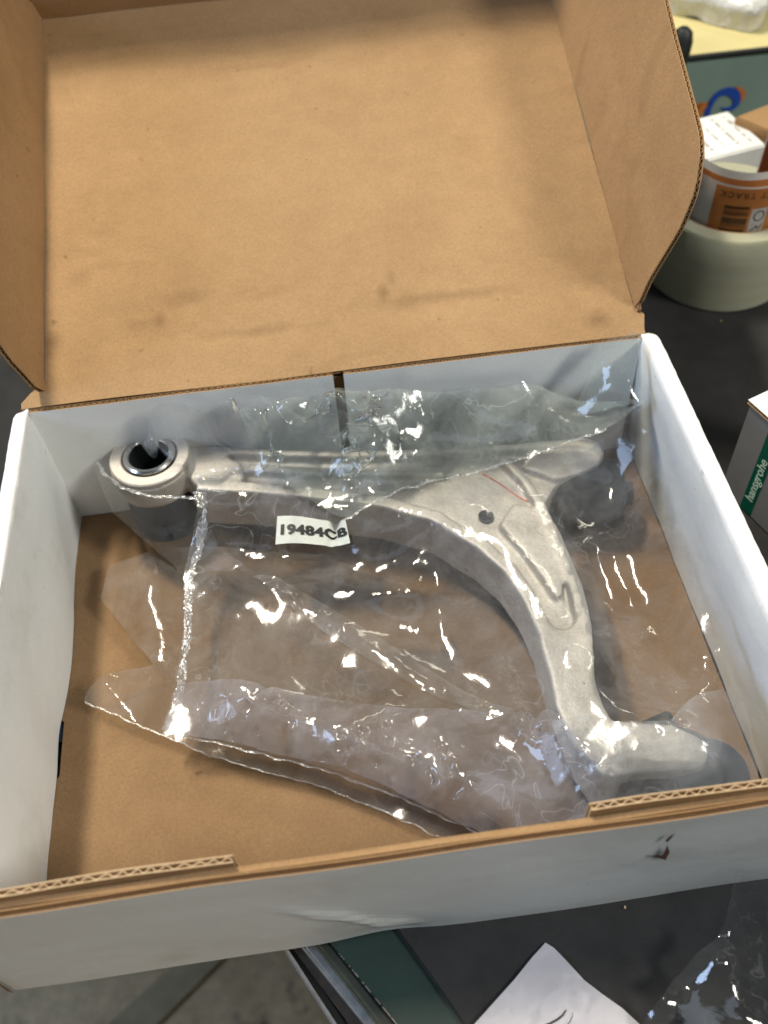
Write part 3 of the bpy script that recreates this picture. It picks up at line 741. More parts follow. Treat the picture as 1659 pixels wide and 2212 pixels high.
# back film: lies on the box floor, sticks out of the bag mouth on the left
A_b = [(235, 1222, .017), (322, 1196, .019), (420, 1180, .019), (700, 1200, .008), (1000, 1300, .006), (1300, 1200, .006), (1330, 1500, .006), (1400, 1800, .006), (1240, 1880, .006), (981, 1822, .011), (829, 1752, .010), (672, 1691, .011), (580, 1669, .012), (453, 1632, .012), (330, 1579, .013), (181, 1516, .015), (196, 1488, .0165), (218, 1472, .017), (270, 1450, .0165), (335, 1437, .015), (290, 1385, .0145), (250, 1335, .0145), (217, 1293, .0155)]
film('back_film', A_b, [(400, 1350, .0155), (300, 1300, .0175), (300, 1500, .0165), (420, 1560, .014), (600, 1500, .009), (800, 1650, .010)], FILM, 3, .022, .0005,
     [([(205, 1510), (232, 1470), (225, 1440)], .003), ([(230, 1470), (262, 1520), (300, 1560)], .003), ([(560, 1668), (640, 1655), (680, 1690)], .002), ([(270, 1320), (310, 1290), (330, 1250)], .002), ([(320, 1200), (330, 1290), (345, 1400)], .002), ([(700, 1640), (850, 1700), (980, 1770)], .003)], drape=False, zmin=.0052, excess=.012)
# front film over the arm
seamx = [(440, 1050, .058), (432, 1075, .056), (425, 1120, .050), (412, 1180, .042), (398, 1240, .036), (398, 1300, .034), (394, 1380, .032), (384, 1450, .032), (366, 1530, .030), (349, 1578, .026)]
left_top = [(258, 925, .060), (283, 945, .0625), (300, 958, .0635), (330, 972, .0645), (352, 985, .0640), (380, 997, .0635), (412, 1012, .060)]
low = [(466, 1604, .024), (560, 1628, .023), (690, 1660, .022), (829, 1709, .020), (930, 1752, .019), (1060, 1812, .018), (1200, 1870, .020), (1340, 1860, .020), (1500, 1800, .025)]
B_b = left_top + seamx + low + right[::-1] + back[::-1][:-1]
F_r = [([(610, 1194), (690, 1183), (760, 1177), (830, 1160), (900, 1132), (928, 1104)], .0035), ([(515, 1552), (590, 1575), (680, 1618), (800, 1655), (900, 1690), (1000, 1725), (1080, 1752)], .0075),
       ([(505, 1490), (560, 1520), (640, 1560), (760, 1600), (900, 1640)], .0045),
       ([(1308, 1180), (1340, 1260), (1380, 1350), (1425, 1440), (1450, 1500)], .006),
       ([(700, 1268), (760, 1285), (830, 1292), (900, 1285)], .0050), ([(770, 1250), (850, 1255), (890, 1250)], -.003), ([(772, 1245), (775, 1290)], .002),
       ([(905, 1260), (900, 1310), (912, 1370)], .0050), ([(820, 1320), (870, 1350), (925, 1372)], -.004),
       ([(1300, 1400), (1330, 1470), (1355, 1420)], .005), ([(480, 1190), (560, 1250), (620, 1270)], .003), ([(560, 1270), (700, 1340), (860, 1440), (1000, 1530)], .004), ([(400, 1460), (620, 1500), (900, 1540), (1100, 1545)], .003),
       ([(1290, 1200), (1310, 1400), (1370, 1500)], -.004), ([(1380, 1000), (1420, 1150), (1480, 1330), (1540, 1500)], .003), ([(980, 1240), (1010, 1330), (1060, 1400)], .003), ([(905, 1200), (880, 1240), (850, 1260)], .004),
       ([(500, 900), (700, 905), (880, 880), (1000, 890)], .004), ([(780, 900), (830, 905), (870, 895)], .003), ([(930, 1250), (945, 1330), (970, 1440)], -.003)]
B_c = [(330, 930, .0625), (420, 910, .060), (500, 1000, .0560), (700, 1010, .0560), (900, 1010, .0565), (1000, 1080, .0565), (1100, 1180, .0570), (1200, 1270, .0570), (1240, 1400, .0575), (1270, 1530, .0590), (1420, 1620, .0620), (1520, 1620, .0640),
       (520, 1100, .050), (600, 1108, .0500), (700, 1118, .0500), (800, 1135, .0490), (600, 1178, .0375), (700, 1184, .0375), (500, 1172, .0370), (800, 1210, .0385), (860, 1262, .0400), (870, 1230, .0385), (950, 1300, .0385), (1030, 1370, .0385), (1080, 1470, .0385), (1110, 1560, .0390),
       (700, 1330, .0355), (850, 1345, .0345), (600, 1260, .0360), (950, 1400, .035), (1020, 1480, .0355), (600, 1400, .0345), (500, 1300, .0355), (450, 1400, .0345), (700, 1500, .033), (900, 1550, .0335), (1050, 1620, .034), (1150, 1700, .034),
       (560, 1540, .033), (750, 1600, .034), (950, 1680, .033), (1300, 1150, .045), (1330, 1300, .042), (1380, 1420, .045), (1430, 1500, .054), (1330, 1040, .052), (700, 920, .060), (1000, 900, .062), (1230, 960, .062), (1200, 900, .066)]
fo, TB = film('front_film', B_b, B_c, FILM, 11, .022, .0010, F_r, stiff=[[(590, 1182, .047), (765, 1184, .047), (755, 1116, .052), (592, 1108, .052)]], raster=True, excess=.020, bend=.20, its=100, keep=.010)
# second layer where the bag is folded over along the back
G_b = [(745, 1122, .0540), (800, 1090, .0585), (850, 1063, .0595), (930, 1040, .0600), (1010, 1025, .0605), (1080, 1005, .062), (1150, 983, .064), (1230, 955, .066), (1310, 928, .070), (1392, 872, .082), (1300, 868, 0, .258), (1200, 858, 0, .259), (1130, 840, 0, .259), (1000, 846, 0, .259), (900, 856, 0, .259), (800, 862, 0, .259), (700, 868, 0, .259), (600, 874, 0, .259), (500, 880, 0, .258), (470, 930, .0625), (520, 960, .0600), (560, 1010, .0590), (640, 1060, .0580)]
gm, TG = film('folded_film', G_b, [(700, 1000, .0590), (900, 1000, .0605), (1000, 940, .064), (1200, 900, .070), (800, 930, .063), (600, 930, .063)], FILM2, 23, .020, .0008,
     [([(790, 905), (830, 900), (880, 885)], .004), ([(800, 900), (800, 880), (840, 870)], .003), ([(1010, 925), (1120, 920), (1210, 905), (1380, 880)], .004), ([(840, 955), (870, 945)], .003), ([(1150, 850), (1210, 880), (1260, 905)], .004), ([(900, 870), (1000, 885), (1100, 900)], .003)], ymax=.2620, excess=.010, bend=.28)
# tall fold standing up in the far right corner
H_b = [(1230, 905, .066), (1262, 840, .078), (1290, 770, 0, .258), (1300, 745, 0, .259), (1345, 735, 0, .258), (1383, 728, 0, .256), (1384, 790, .088), (1388, 880, .078), (1320, 900, .072)]
film('corner_fold', H_b, [(1330, 820, .090), (1300, 860, .080)], FILM2, 31, .014, .001, [([(1290, 790), (1312, 830), (1322, 895)], .004), ([(1378, 775), (1350, 830), (1322, 895)], .003), ([(1375, 800), (1378, 860)], .002)], drape=False, ymax=.2640)
# bag mouth: hanging lip over the blue rubber
L_b = [(205, 988, .052), (222, 1018, .055), (262, 1052, .0565), (310, 1068, .0575), (370, 1073, .0575), (425, 1074, .0565), (446, 1110, .047), (470, 1180, .036), (540, 1230, .032), (420, 1235, .030), (392, 1246, .026), (370, 1215, .024), (330, 1185, .028), (290, 1150, .034), (245, 1110, .040), (222, 1060, .046), (205, 1015, .050)]
film('mouth_film', L_b, [(300, 1110, .045), (380, 1130, .040), (400, 1180, .033)], FILMC, 41, .014, .0004, [([(300, 1170), (345, 1200), (385, 1236)], .001)], drape=False, excess=.008)
PL_b = [(545, 1252, .0372), (600, 1256, .0375), (760, 1345, .037), (900, 1430, .037), (1010, 1500, .037), (1110, 1545, .038), (1060, 1556, .038), (960, 1520, .0365), (840, 1450, .0365), (700, 1370, .0365), (600, 1300, .0365)]
film('pleat_film', PL_b, [], FILM, 81, .018, .0008, [([(560, 1262), (760, 1370), (1000, 1520)], .003)], excess=.02, mesh=.0022)
LP_b = [(355, 1582, .0315), (368, 1540, .0325), (385, 1480, .0335), (480, 1478, .0345), (620, 1500, .036), (800, 1530, .036), (1000, 1542, .036), (1180, 1556, .040), (1290, 1650, .048), (1275, 1760, .040), (1200, 1850, .024), (1060, 1812, .020), (930, 1752, .021), (829, 1706, .022), (690, 1657, .024), (560, 1625, .025), (466, 1601, .026)]
film('lower_pleat_film', LP_b, [(700, 1580, .036), (900, 1620, .036), (1080, 1680, .036)], PLEAT, 91, .022, .0008,
     [([(500, 1552), (590, 1575), (680, 1618), (800, 1655), (900, 1690), (1000, 1725), (1080, 1752)], .0055), ([(515, 1492), (600, 1530), (700, 1575), (780, 1600)], .0045), ([(390, 1556), (700, 1548), (1100, 1552)], .002), ([(1000, 1640), (1100, 1700), (1180, 1760)], .003)], excess=.012, bend=.26, raster=True)
# milky gathered end of the bag over the ball joint
K_b = [(1190, 1560, .058), (1260, 1545, .060), (1330, 1562, .062), (1445, 1566, .064), (1470, 1530, .066), (1500, 1505, .067), (1560, 1490, .066), (1612, 1520, .060), (1632, 1640, .056), (1645, 1720, .050), (1560, 1760, .046), (1400, 1775, .045), (1290, 1760, .046), (1240, 1690, .050)]
film('gathered_film', K_b, [(1420, 1620, .0640), (1520, 1620, .0660)], FOG, 71, .017, .0009, [([(1300, 1648), (1380, 1632), (1445, 1625), (1490, 1605)], .0035), ([(1325, 1668), (1400, 1655), (1480, 1640), (1520, 1630)], .0035), ([(1340, 1640), (1370, 1620)], .002)], excess=.010)
# crinkled heat seam down the mouth of the bag, and the curled lip round the bush with its highlight as a pale ribbon
def strip(name, sl, wbase, wvar, zamp, m, seed, use=True):
    pts = [on_film(TB, a[0], a[1], .0015) if use else at(*a) for a in sl]
    bm = bmesh.new(); rows = []; Ld = densify(pts, .0010, False)
    for _ in range(3): Ld = [Ld[0]] + [(Ld[i-1]+Ld[i]*2+Ld[i+1])/4 for i in range(1, len(Ld)-1)] + [Ld[-1]]
    for i, q in enumerate(Ld):
        dd = (Ld[min(i+1, len(Ld)-1)]-Ld[max(i-1, 0)]).normalized(); sd = Vector((-dd.y, dd.x, 0)).normalized()
        w0 = max(.0006, wbase + wvar*noise.noise(Vector((i*.10, seed, 0))) + wvar*.7*noise.noise(Vector((i*.37, seed, 9))))
        sh = sd*.0012*noise.noise(Vector((i*.13, seed, 4)))
        rows.append([bm.verts.new(q + sh + sd*(k/6-.5)*w0*1.6 + Vector((0, 0, zamp*noise.noise(Vector((i*.40, k*.6, 3+seed))) + .5*zamp*noise.noise(Vector((i*1.2, k*1.6, 8)))))) for k in range(7)])
    for a, c in zip(rows[:-1], rows[1:]):
        for k in range(6): bm.faces.new((a[k], a[k+1], c[k+1], c[k]))
    return obj(name, bm, m, bag, True)
strip('seam', [(423, 1065), (445, 1100), (437, 1150), (433, 1180), (417, 1230), (409, 1270), (408, 1330), (405, 1390), (397, 1440), (389, 1490), (379, 1540), (358, 1582)], .0026, .0030, .0011, SEAM, 1.0)
strip('seam', [(405, 1245), (402, 1300), (402, 1400), (399, 1480)], .0007, .0004, .0004, SEAM, 3.0)
strip('mouth_lip_highlight', [(207, 990, .0505), (222, 1019, .0553), (262, 1053, .0568), (310, 1069, .0578), (370, 1074, .0578), (428, 1076, .0568)], .0011, .0010, .0005, SEAM, 2.0, False)
strip('bright_edge_strip', [(352, 1583, .0275), (466, 1604, .0262), (560, 1628, .0252), (690, 1660, .0242), (829, 1709, .0222), (930, 1752, .0212), (1060, 1812, .0200)], .0007, .0004, .0003, SEAM, 5.0, False)  # pale strips added to paint the bright lines along the film edges
strip('bright_edge_strip', [(183, 1516, .0156), (330, 1579, .0136), (453, 1632, .0126), (580, 1669, .0126), (672, 1691, .0116), (829, 1752, .0106), (975, 1820, .0116)], .0004, .0003, .0002, SEAM, 6.0, False)
strip('bright_edge_strip', [(a[0], a[1], a[2]+.0012) for a in G_b[:9]], .0009, .0008, .0006, SEAM, 7.0, False)
# sticker with the part number
def slab_on(tps, px, w=8, h=3):
    pass
STK = simple('sticker_paper', (.84, .87, .82), .5, 0, 300, .03)
INK = simple('black_ink', (.01, .01, .012), .5)
# parametrise sticker by its four photographed corners with a buckle on the right
sc_ = [on_film(TG if False else TB, *c, .0008) for c in ((595, 1176), (757, 1177), (744, 1124), (599, 1115))]
zc = max(float(hm(np.array([q.x]), np.array([q.y]))[0]) for u in (0, .2, .4, .6, .8, 1) for v in (0, .33, .66, 1) for q in [sc_[0].lerp(sc_[1], u).lerp(sc_[3].lerp(sc_[2], u), v)])
print('sticker z', zc)
sc_ = [at(*c, zc+.0005) for c in ((595, 1176), (757, 1176), (746, 1124), (599, 1115))]
def stick(u, v, dz=0):
    a = sc_[0].lerp(sc_[1], u); b_ = sc_[3].lerp(sc_[2], u); q = a.lerp(b_, v)
    bk = .0016*math.sin(u*6) - .0045*math.exp(-((u-.80-.12*(v-.5))/.055)**2)*(.35+.65*v) + .0022*max(0, u-.86)/.14
    return q + Vector((0, -.2*bk, bk+dz))
def sheet(name, f, nu, nv, m, parent, th=.00012):
    bm = bmesh.new(); g = [[bm.verts.new(f(i/nu, j/nv)) for j in range(nv+1)] for i in range(nu+1)]
    for i in range(nu):
        for j in range(nv): bm.faces.new((g[i][j], g[i+1][j], g[i+1][j+1], g[i][j+1]))
    r = bmesh.ops.solidify(bm, geom=bm.faces[:], thickness=-th)
    return obj(name, bm, m, parent, True, 50)
stk = sheet('sticker', stick, 40, 10, STK, bag)
sw = (sc_[1]-sc_[0]).length; sh = (sc_[3]-sc_[0]).length
extrude_text('19484CB', .0094, None, INK, stk, offset=.00040, space=1.10, warp=lambda c: stick(min(1, max(0, (c.x+sw*.500)/sw)), (c.y+sh*.47)/sh, .00035+max(0, c.z)))
extrude_text('19484CB', .0094, None, INK, stk, offset=.00040, space=1.10, warp=lambda c: stick(min(1, max(0, (c.x+.00035+sw*.500)/sw)), (c.y+sh*.47)/sh, .00037+max(0, c.z)))

# ================================================================== AROUND THE BOX
# tape roll lying flat on the mat, with a coil of labels standing in its core
TR = Vector((.4720, .4370, 0)); th_ = .0595
def make_tape():
    m, n, l, b = mat('packing_tape')
    g = nz(n, l, 60, 3, .5, sc=(.2, .2, 3)); c = ramp(n, l, g.outputs[0], [(.3, (.52, .51, .37)), (.7, (.56, .555, .41))]).outputs[0]
    l.new(c, b.inputs['Base Color']); b.inputs['Roughness'].default_value = .28; b.inputs['Subsurface Weight'].default_value = .35; b.inputs['Transmission Weight'].default_value = .22; b.inputs['IOR'].default_value = 1.3
    b.inputs['Subsurface Radius'].default_value = (.02, .02, .012); b.inputs['Subsurface Scale'].default_value = .5
    b.inputs['Coat Weight'].default_value = .5; b.inputs['Coat Roughness'].default_value = .12
    bump(n, l, b, nz(n, l, 30, 3, .5, sc=(1, 1, .3)).outputs[0], .12, .001)
    return m
TAPE = make_tape()
roll = thing('tape_roll', TR, 'thick roll of clear greenish packing tape lying on the mat behind the box', 'tape')
bm = lathe([(.0385, .0), (.0385, th_-.0008), (.0393, th_), (.0488, th_), (.0500, th_-.0014), (.0502, th_*.6), (.0499, th_*.3), (.0500, .0012), (.0488, 0)], 120, Matrix.Translation(TR))
for v in bm.verts:
    if abs((v.co-TR).xy.length-.05) < .002: v.co += (v.co-TR).xy.normalized().to_3d()*.0004*noise.noise(v.co*40)
obj('tape', bm, TAPE, roll, True, 40)
obj('core', lathe([(.0365, .0008), (.0365, th_-.001), (.0385, th_-.001), (.0385, .0008)], 96, Matrix.Translation(TR)), KR, roll, True, 40)
bm = bmesh.new(); prev = None   # loose tape end standing off the roll
for i in range(14):
    a = math.radians(-58 + i*1.2); r = .0505 + .0040*(i/13)**2
    q = [bm.verts.new((TR.x+r*math.cos(a), TR.y+r*math.sin(a), z)) for z in (.001+.010*(i == 13), th_-.001-.002*(i % 2))]
    if prev: bm.faces.new((prev[0], q[0], q[1], prev[1]))
    prev = q
obj('tape_end', bm, FILM2, roll, True)
# coil of labels
LABW = simple('label_white', (.80, .78, .76), .35)
ORG = simple('label_orange', (.72, .30, .09), .38, 0, 60, .06)
DKO = simple('label_bar', (.14, .065, .02), .45); BKO = simple('label_back', (.28, .07, .02), .45)
coil = thing('label_strip', TR+Vector((0, 0, .02)), 'coiled strip of orange and white address labels standing in the tape core', 'labels')
zt = .0930; zb = .030
def cyl(r, a, z): return Vector((TR.x + r*math.cos(a), TR.y + r*math.sin(a), z))
def arc(name, r0, r1, a0, a1, zlo, zhi, m, parent, n=60, nz_=6, dr=0.0, th=.00015):
    """a0,a1 in degrees; strip on a spiral"""
    def f(u, v):
        a = math.radians(a0+(a1-a0)*u); zl = zlo(u) if callable(zlo) else zlo; zh = zhi(u) if callable(zhi) else zhi
        return cyl(r0+(r1-r0)*u+dr, a, zl+(zh-zl)*v)
    return sheet(name, f, n, nz_, m, parent, th)
def rr(adeg): return .0352     # outer loop radius
s1 = arc('label_backing', .0350, .0350, 188, 372, zb, lambda u: zt-.001*math.sin(u*3), LABW, coil)
a_l = 188
# printed orange field: wraps the front from the left margin rightwards
s2 = arc('orange_label', .0350, .0350, 222, 304, zb, zt-.0024, ORG, s1, dr=.0002)
s3 = arc('orange_label', .0350, .0350, 307, 372, zb, zt-.0024, ORG, s1, dr=.0002)
def on_label(adeg, z, d=.0004): return cyl(.0350+d, math.radians(adeg), z)
def label_text(txt, size, a_c, z_c, rot, m, parent, off=0.0, space=1.0):
    c_, s_ = math.cos(rot), math.sin(rot)
    def w(c):
        x = c.x*c_ - c.y*s_; y = c.x*s_ + c.y*c_
        return on_label(a_c + math.degrees(x/.035), z_c + y, .00035+max(0, c.z))
    return extrude_text(txt, size, None, m, parent, offset=off, warp=w, space=space)
label_text('FAST TRACK', .0062, 263, zt-.0072, math.pi, DKO, s2, .0001, 1.25)
for k, (h0, h1) in enumerate([(.0155, .0178), (.0190, .0196), (.0204, .0216), (.0222, .0228), (.0244, .0290), (.0296, .0304), (.0312, .0318), (.0330, .0362), (.037, .041)]):
    arc('barcode_bar', .0350, .0350, 236, 263, zt-h1, zt-h0, DKO, s2, dr=.0004, n=12, nz_=1)
s4 = arc('white_field', .0350, .0350, 266, 284, zb, zt-.0175, LABW, s2, dr=.0004, n=12)
label_text('OR', .0115, 275, zt-.0268, -math.pi/2, INK, s4, 0, 1.0)
# inner turn of the strip and folded end
s5 = arc('inner_turn', .0335, .0300, 172, 318, zb, lambda u: zt+.0085-.002*u, LABW, coil)
arc('orange_label', .0335, .0300, 172, 312, zb, lambda u: zt+.0025-.001*u, ORG, s5, dr=.0003)
def fold(u, v):
    p0 = cyl(.030, math.radians(318), 0); p1 = cyl(.010, math.radians(338), 0); q = p0.lerp(p1, u)
    return Vector((q.x + v*.004, q.y + .004*v, zb + v*(zt+.021-zb)))
s6 = sheet('folded_end', fold, 10, 10, LABW, coil)
def fold2(u, v):
    p = fold(.12+.32*u, .3+.66*v); return p + Vector((-.0003, -.0006, 0))
sheet('printed_back', fold2, 8, 8, BKO, s6)
def fold3(u, v):
    p = fold(.56+.4*u, .3+.66*v); return p + Vector((-.0003, -.0006, 0))
sheet('printed_back', fold3, 8, 8, BKO, s6)

# small white carton behind the roll
CW = simple('white_carton', (.80, .79, .76), .42, 0, 30, .05, (200, .1, .0005))
F = at(1656, 312, .060); A = at(1500, 352, .060); C = at(1577, 238, .060); d1 = (A-F).normalized(); d2 = (C-F).normalized()
d2 = (d2 - d1*d2.dot(d1)*.6).normalized(); l2 = (C-F).length
car = thing('white_carton', (F.x, F.y, 0), 'small white printed carton lying behind the tape roll', 'carton')
bm = bmesh.new(); q = [F, F+d2*l2, F+d2*l2+d1*.085, F+d1*.085]; prism(bm, [(p.x, p.y) for p in q][::-1], .001, .060)
bmesh.ops.recalc_face_normals(bm, faces=bm.faces); bmesh.ops.bevel(bm, geom=bm.edges[:], offset=.0012, segments=2, affect='EDGES'); obj('carton_body', bm, CW, car, True, 40)
GI = simple('pale_grey_print', (.42, .41, .42), .5)
Rt = Matrix((( -d2.x, d1.cross(Vector((0,0,1))).x*0 + 0, 0), (-d2.y, 0, 0), (0, 0, 1)))
tx = -d2; ty = Vector((0, 0, 1)).cross(tx)
def TM(o): return Matrix.Translation(o) @ Matrix(((tx.x, ty.x, 0), (tx.y, ty.y, 0), (0, 0, 1))).to_4x4()
cbody = car.children[0]
random.seed(12); R3 = Matrix(((tx.x, ty.x, 0), (tx.y, ty.y, 0), (0, 0, 1)))
for k in range(5):      # rows of small grey print, too blurred to read
    bm = bmesh.new(); x = -l2*.36
    while x < l2*.36:
        w_ = random.uniform(.0010, .0022); boxm(bm, F+d2*l2*.5+tx*x+d1*(.008+.011*k)+Vector((0, 0, .00025+.0003*(k in (1, 2, 3)))), (w_, random.uniform(.0016, .0026), .0002), R3)
        x += w_ + random.choice((.0009, .0010, .0034))
    tag(obj('print_row', bm, GI, cbody), kind='stuff')
bm = bmesh.new(); o2 = F+d2*l2*.5+d1*.030; boxm(bm, o2+Vector((0, 0, .0002)), (l2*.9, .020, .0003), Matrix(((tx.x, ty.x, 0), (tx.y, ty.y, 0), (0, 0, 1)))); obj('carton_label', bm, simple('bright_label', (.86, .85, .83), .4), cbody)
# brown scrap of board to its right
bm = bmesh.new(); qs = [at(x, y, .066) for x, y in [(1588, 252), (1665, 222), (1760, 230), (1760, 330), (1665, 284)]]
prism(bm, [(p.x, p.y) for p in qs], .010, .066); bmesh.ops.recalc_face_normals(bm, faces=bm.faces); bmesh.ops.bevel(bm, geom=bm.edges[:], offset=.001, segments=2, affect='EDGES')
tag(obj('brown_carton', bm, KR), 'plain brown carton corner beside the white carton by the swirl logo', 'carton')

# large green carton with the swirl logo and pale yellow top
gy = .62; a = aty(1300, 162, gy); zt_g = .070
gc = thing('green_carton', (.60, .75, 0), 'dull green carton with blue and orange swirl logo and pale yellow top', 'carton')
GC = simple('dull_green_board', (.24, .335, .28), .45, 0, 18, .12, (90, .15, .001))
YL = simple('pale_yellow_top', (.60, .52, .25), .55, 0, 14, .12)
bm = bmesh.new(); boxm(bm, (.62, gy+.30, .0345), (.50, .60, .069)); bmesh.ops.bevel(bm, geom=bm.edges[:], offset=.0015, segments=2, affect='EDGES'); gb = obj('carton_body', bm, GC, gc, True, 40)
bm = bmesh.new(); boxm(bm, (.62, gy+.30, .0710), (.499, .594, .0020)); bmesh.ops.bevel(bm, geom=bm.edges[:], offset=.0006, segments=1, affect='EDGES'); obj('yellow_top', bm, YL, gc)
bm = bmesh.new(); boxm(bm, (.62, gy+.0012, .0705), (.502, .0040, .0036)); obj('dark_rim', bm, simple('dark_rim', (.02, .022, .022), .5), gc)
def swirl(name, pts, ws, m, y=gy-.0008):
    L = densify([(p.x, p.z) for p in [aty(a_, b_, y) for a_, b_ in pts]], .0012, False)
    # smooth the centre line
    for _ in range(6): L = [L[0]] + [(L[i-1]+L[i]*2+L[i+1])/4 for i in range(1, len(L)-1)] + [L[-1]]
    n = len(L); bm = bmesh.new(); prev = None
    for i, q in enumerate(L):
        dd = (L[min(i+1, n-1)]-L[max(i-1, 0)]).normalized(); nn3 = Vector((-dd.y, dd.x)); w = np.interp(i/(n-1), [k/(len(ws)-1) for k in range(len(ws))], ws)/2
        A_, B_ = q+nn3*w, q-nn3*w; v = (bm.verts.new((A_.x, y, A_.y)), bm.verts.new((B_.x, y, B_.y)))
        if prev: bm.faces.new((prev[0], v[0], v[1], prev[1]))
        prev = v
    bmesh.ops.recalc_face_normals(bm, faces=bm.faces)
    return obj(name, bm, m, gb)
SB = simple('logo_blue', (.02, .08, .42), .4); SO = simple('logo_orange', (.62, .20, .04), .4)
swirl('logo_swirl', [(1527, 255), (1530, 235), (1540, 215), (1556, 200), (1576, 196), (1591, 205), (1593, 222), (1583, 234), (1568, 237), (1557, 233)], [.0040, .0052, .0056, .0066, .0080, .0066, .0044, .0010], SB)
swirl('logo_flame', [(1590, 187), (1602, 194), (1607, 206), (1600, 222)], [.0008, .0040, .0046, .0004], SO)
swirl('logo_flame', [(1536, 222), (1520, 228), (1508, 240), (1496, 262)], [.0006, .0070, .0100, .012], SO)
swirl('logo_flame', [(1517, 222), (1500, 232), (1490, 250)], [.002, .0070, .009], SO)

# wrapped white parcel on the yellow top
pc = at(1600, -10, .095)
par = thing('wrapped_parcel', (pc.x, pc.y, .072), 'white parcel in shiny crumpled film lying on the yellow carton top', 'parcel')
bm = bmesh.new()
hull = [at(x, y, .0735) for x, y in [(1405, 2), (1440, 28), (1500, 42), (1560, 58), (1625, 72), (1648, 60), (1660, 20), (1760, -10), (1750, -120), (1500, -160), (1400, -60)]]
bmesh.ops.create_icosphere(bm, subdivisions=5, radius=1)
cx = sum(p.x for p in hull)/len(hull); cyy = sum(p.y for p in hull)/len(hull)
for v in bm.verts:
    a = math.atan2(v.co.y, v.co.x); best = 0
    dirv = Vector((math.cos(a), math.sin(a)))
    for i in range(len(hull)):
        p, q = hull[i].xy-Vector((cx, cyy)), hull[(i+1) % len(hull)].xy-Vector((cx, cyy)); e_ = q-p
        den = dirv.x*(-e_.y)+dirv.y*e_.x
        if abs(den) > 1e-12:
            t = (p.x*(-e_.y)+p.y*e_.x)/den; s_ = (dirv.x*p.y-dirv.y*p.x)/den
            if t > 0 and -.001 <= s_ <= 1.001: best = max(best, t)
    r = min(1, (v.co.xy.length))**.6
    z = .0730 + .030*(1+v.co.z)*.5*(1.0) if v.co.z > -.3 else .0730
    v.co = Vector((cx+dirv.x*best*r, cyy+dirv.y*best*r, z)) 
    v.co += Vector((1, 1, 1))*.0035*(abs(noise.noise(v.co*45))-.2) ; v.co.z = max(.0725, v.co.z + .002*noise.noise(v.co*120))
PW = simple('crumpled_white_wrap', (.62, .61, .57), .25, 0, 30, .15, (120, .6, .003)); obj('wrap', bm, PW, par, True, 60)

# black marker standing behind the lid
mk = at(1455, 150, .0)
mq = aty(1461, 150, .600)
mkr = thing('marker_pen', (mq.x, .60, 0), 'black round-headed pen standing behind the lid edge', 'pen')
ml = mq.z
topz = aty(1455, 62, .600).z
obj('pen_body', lathe([(.0001, 0), (.0042, 0), (.0046, .003), (.0046, topz*.55), (.0040, topz*.60), (.0001, topz*.60)], 32, Matrix.Translation((mq.x, .6, 0))), RUB, mkr, True, 40)
obj('pen_head', lathe([(.0001, topz*.58), (.0050, topz*.58), (.0060, topz*.70), (.0082, topz*.82), (.0086, topz*.90), (.0070, topz*.97), (.0035, topz), (.0001, topz)], 32, Matrix.Translation((mq.x, .6, 0))), RUB, mkr, True, 40)

# grey carton with the green stripe at the right
b0 = at(1555, 1055, 0); b1 = at(1659, 1157, 0); dr_ = (b1-b0).normalized(); up = Vector((0, 0, 1)); nin = Vector((-dr_.y, dr_.x, 0))
if nin.y < 0: nin = -nin
hgt = .0755
gr = thing('grey_carton', b0, 'grey carton with a green brand stripe standing at the right of the box', 'carton')
GRY = simple('grey_print_board', (.165, .165, .17), .42, 0, 30, .08, (200, .1, .0004)); GST = simple('green_stripe', (.0, .155, .095), .4)
bm = bmesh.new(); q = [b0, b0+dr_*.14, b0+dr_*.14+nin*.07, b0+nin*.07]; prism(bm, [(p.x, p.y) for p in q], .0005, hgt-.0030)
bmesh.ops.recalc_face_normals(bm, faces=bm.faces); bmesh.ops.bevel(bm, geom=bm.edges[:], offset=.0010, segments=2, affect='EDGES'); gb2 = obj('carton_body', bm, GRY, gr, True, 40)
corr_panel('carton_top', [p + up*(hgt) - dr_*.0012 - nin*.001 for p in q] if False else [Vector((p.x, p.y, hgt))+v for p, v in zip(q, (-dr_*.001-nin*.001, -nin*.001, Vector(), -dr_*.001))], up, .0028, WH, KR, gr, .02, period=.0036)
fn = -nin
def face(u, v, d=.0): return b0 + dr_*u + up*v + fn*d
s0 = atp(1598, 1094, b0, fn); s1_ = atp(1620, 1116, b0, fn)
u0 = (s0-b0).dot(dr_); u1 = (s1_-b0).dot(dr_)
bm = bmesh.new(); vs = [bm.verts.new(face(u, v, .0002)) for u, v in ((u0, .0015), (u1, .0015), (u1, hgt-.004), (u0, hgt-.004))]; bm.faces.new(vs)
bmesh.ops.solidify(bm, geom=bm.faces[:], thickness=.0001); st = obj('stripe', bm, GST, gb2)
MM = Matrix((up.to_tuple(), (-dr_).to_tuple(), fn.to_tuple())).transposed()
if MM.determinant() < 0: print('text flip')
LGT = simple('pale_green_ink', (.45, .62, .52), .5)
o_c = face((u0+u1)/2, .012, .0005)
extrude_text('hansgrohe', (u1-u0)*.95, Matrix.Translation(o_c) @ MM.to_4x4(), LGT, st, align='LEFT', offset=.0001)

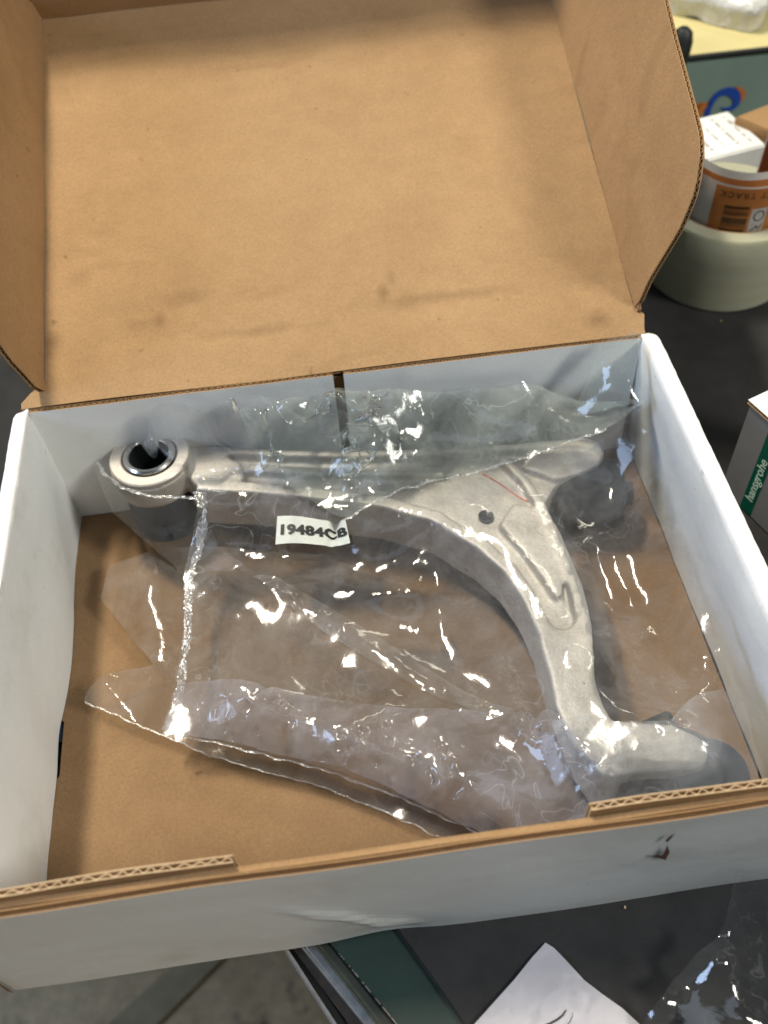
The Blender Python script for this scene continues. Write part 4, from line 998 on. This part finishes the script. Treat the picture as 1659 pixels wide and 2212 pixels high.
# sheet of paper with a pen stroke
PAP = simple('white_paper', (.78, .75, .77), .55, 0, 20, .03, (30, .15, .002))
pl = [(1178, 2037), (1150, 2068), (1110, 2118), (1068, 2165), (1022, 2216), (960, 2290), (1200, 2380), (1460, 2290), (1379, 2212), (1345, 2180), (1302, 2149), (1262, 2118), (1222, 2075), (1196, 2048)]
w = [at(x, y, .0008) for x, y in pl]
vs, tris, _ = fill2d(densify([(p.x, p.y) for p in w], .003), .005)
def pz(q): return .0012 + .0030*abs(noise.noise(Vector((q.x*22, q.y*22, 3))))
bm = bmesh.new(); V = [bm.verts.new((q.x, q.y, pz(q))) for q in vs]
for f in tris: bm.faces.new([V[i] for i in f])
bmesh.ops.solidify(bm, geom=bm.faces[:], thickness=-.0001)
pp = thing('paper_sheet', (w[0].x, w[0].y, 0), 'white paper sheet corner with a black pen stroke in front of the box', 'paper')
ps = obj('sheet', bm, PAP, pp, True, 50)
def stroke(pts_, wd, nm='pen_stroke'):
    L = densify([(p.x, p.y) for p in [at(x, y, .0025) for x, y in pts_]], .0006, False); bm = bmesh.new(); prev = None; n = len(L)
    for i, q in enumerate(L):
        dd = (L[min(i+1, n-1)]-L[max(i-1, 0)]).normalized(); s = Vector((-dd.y, dd.x))*wd*(.5+.5*math.sin(3.0*i/n+.2))
        v = [bm.verts.new((p.x, p.y, pz(p)+.00035)) for p in (q+s, q-s)]
        if prev: bm.faces.new((prev[0], v[0], v[1], prev[1]))
        prev = v
    obj(nm, bm, INK, pp)
stroke([(1223, 2181), (1216, 2192), (1205, 2201), (1188, 2210), (1165, 2218)], .00042)
stroke([(1238, 2186), (1236, 2196), (1230, 2208), (1220, 2220)], .00012)

# loose clear film in the right foreground
lf = thing('loose_film', at(1560, 2150, 0), 'loose crumpled clear film lying on the mat right of the paper', 'plastic film')
E_b = [(1580, 1900, .020), (1572, 1945, .018), (1560, 1995, .016), (1544, 2032, .012), (1520, 2052, .010), (1491, 2078, .008), (1455, 2118, .006), (1424, 2159, .012), (1400, 2190, .010), (1384, 2222, .006), (1420, 2300, .006), (1760, 2300, .006), (1760, 1890, .012)]
film('film_sheet', E_b, [(1547, 2078, .018), (1560, 2120, .014), (1592, 2200, .012), (1650, 2050, .006), (1650, 2200, .010), (1440, 2190, .010)], make_film('foreground_film', .022, (.93, .94, .94), .06, edge=.12), 61, .018, .0010,
     [([(1576, 1920), (1562, 2000), (1547, 2078)], .006), ([(1547, 2078), (1565, 2120), (1580, 2165), (1592, 2212)], .006), ([(1525, 2070), (1547, 2080)], .004), ([(1491, 2078), (1500, 2110), (1475, 2130)], .004), ([(1424, 2159), (1436, 2200), (1430, 2230)], .007), ([(1410, 2180), (1424, 2215)], -.005), ([(1655, 2150), (1640, 2212)], .005)],
     drape=False, parent=lf, zmin=.0012, ymin=-9, ymax=-.001, excess=.03)
# small crumbs on the mat
random.seed(9); bm = bmesh.new()
for px, py in [(1580, 2790/1.4756/1.0), (1488, 1903), (1584, 1902), (1558, 693), (1535, 1005), (1350, 1960)]:
    q = at(px, py, .0006); boxm(bm, q, (.0012, .0008, .0006), Matrix.Rotation(random.random()*3, 3, 'Z'))
cr = obj('dust_crumbs', bm, KRL); tag(cr, 'tiny pale crumbs scattered on the charcoal mat', 'crumbs', kind='stuff')
for o in list(bpy.data.objects):
    if o.name.startswith('tmp'): bpy.data.objects.remove(o)
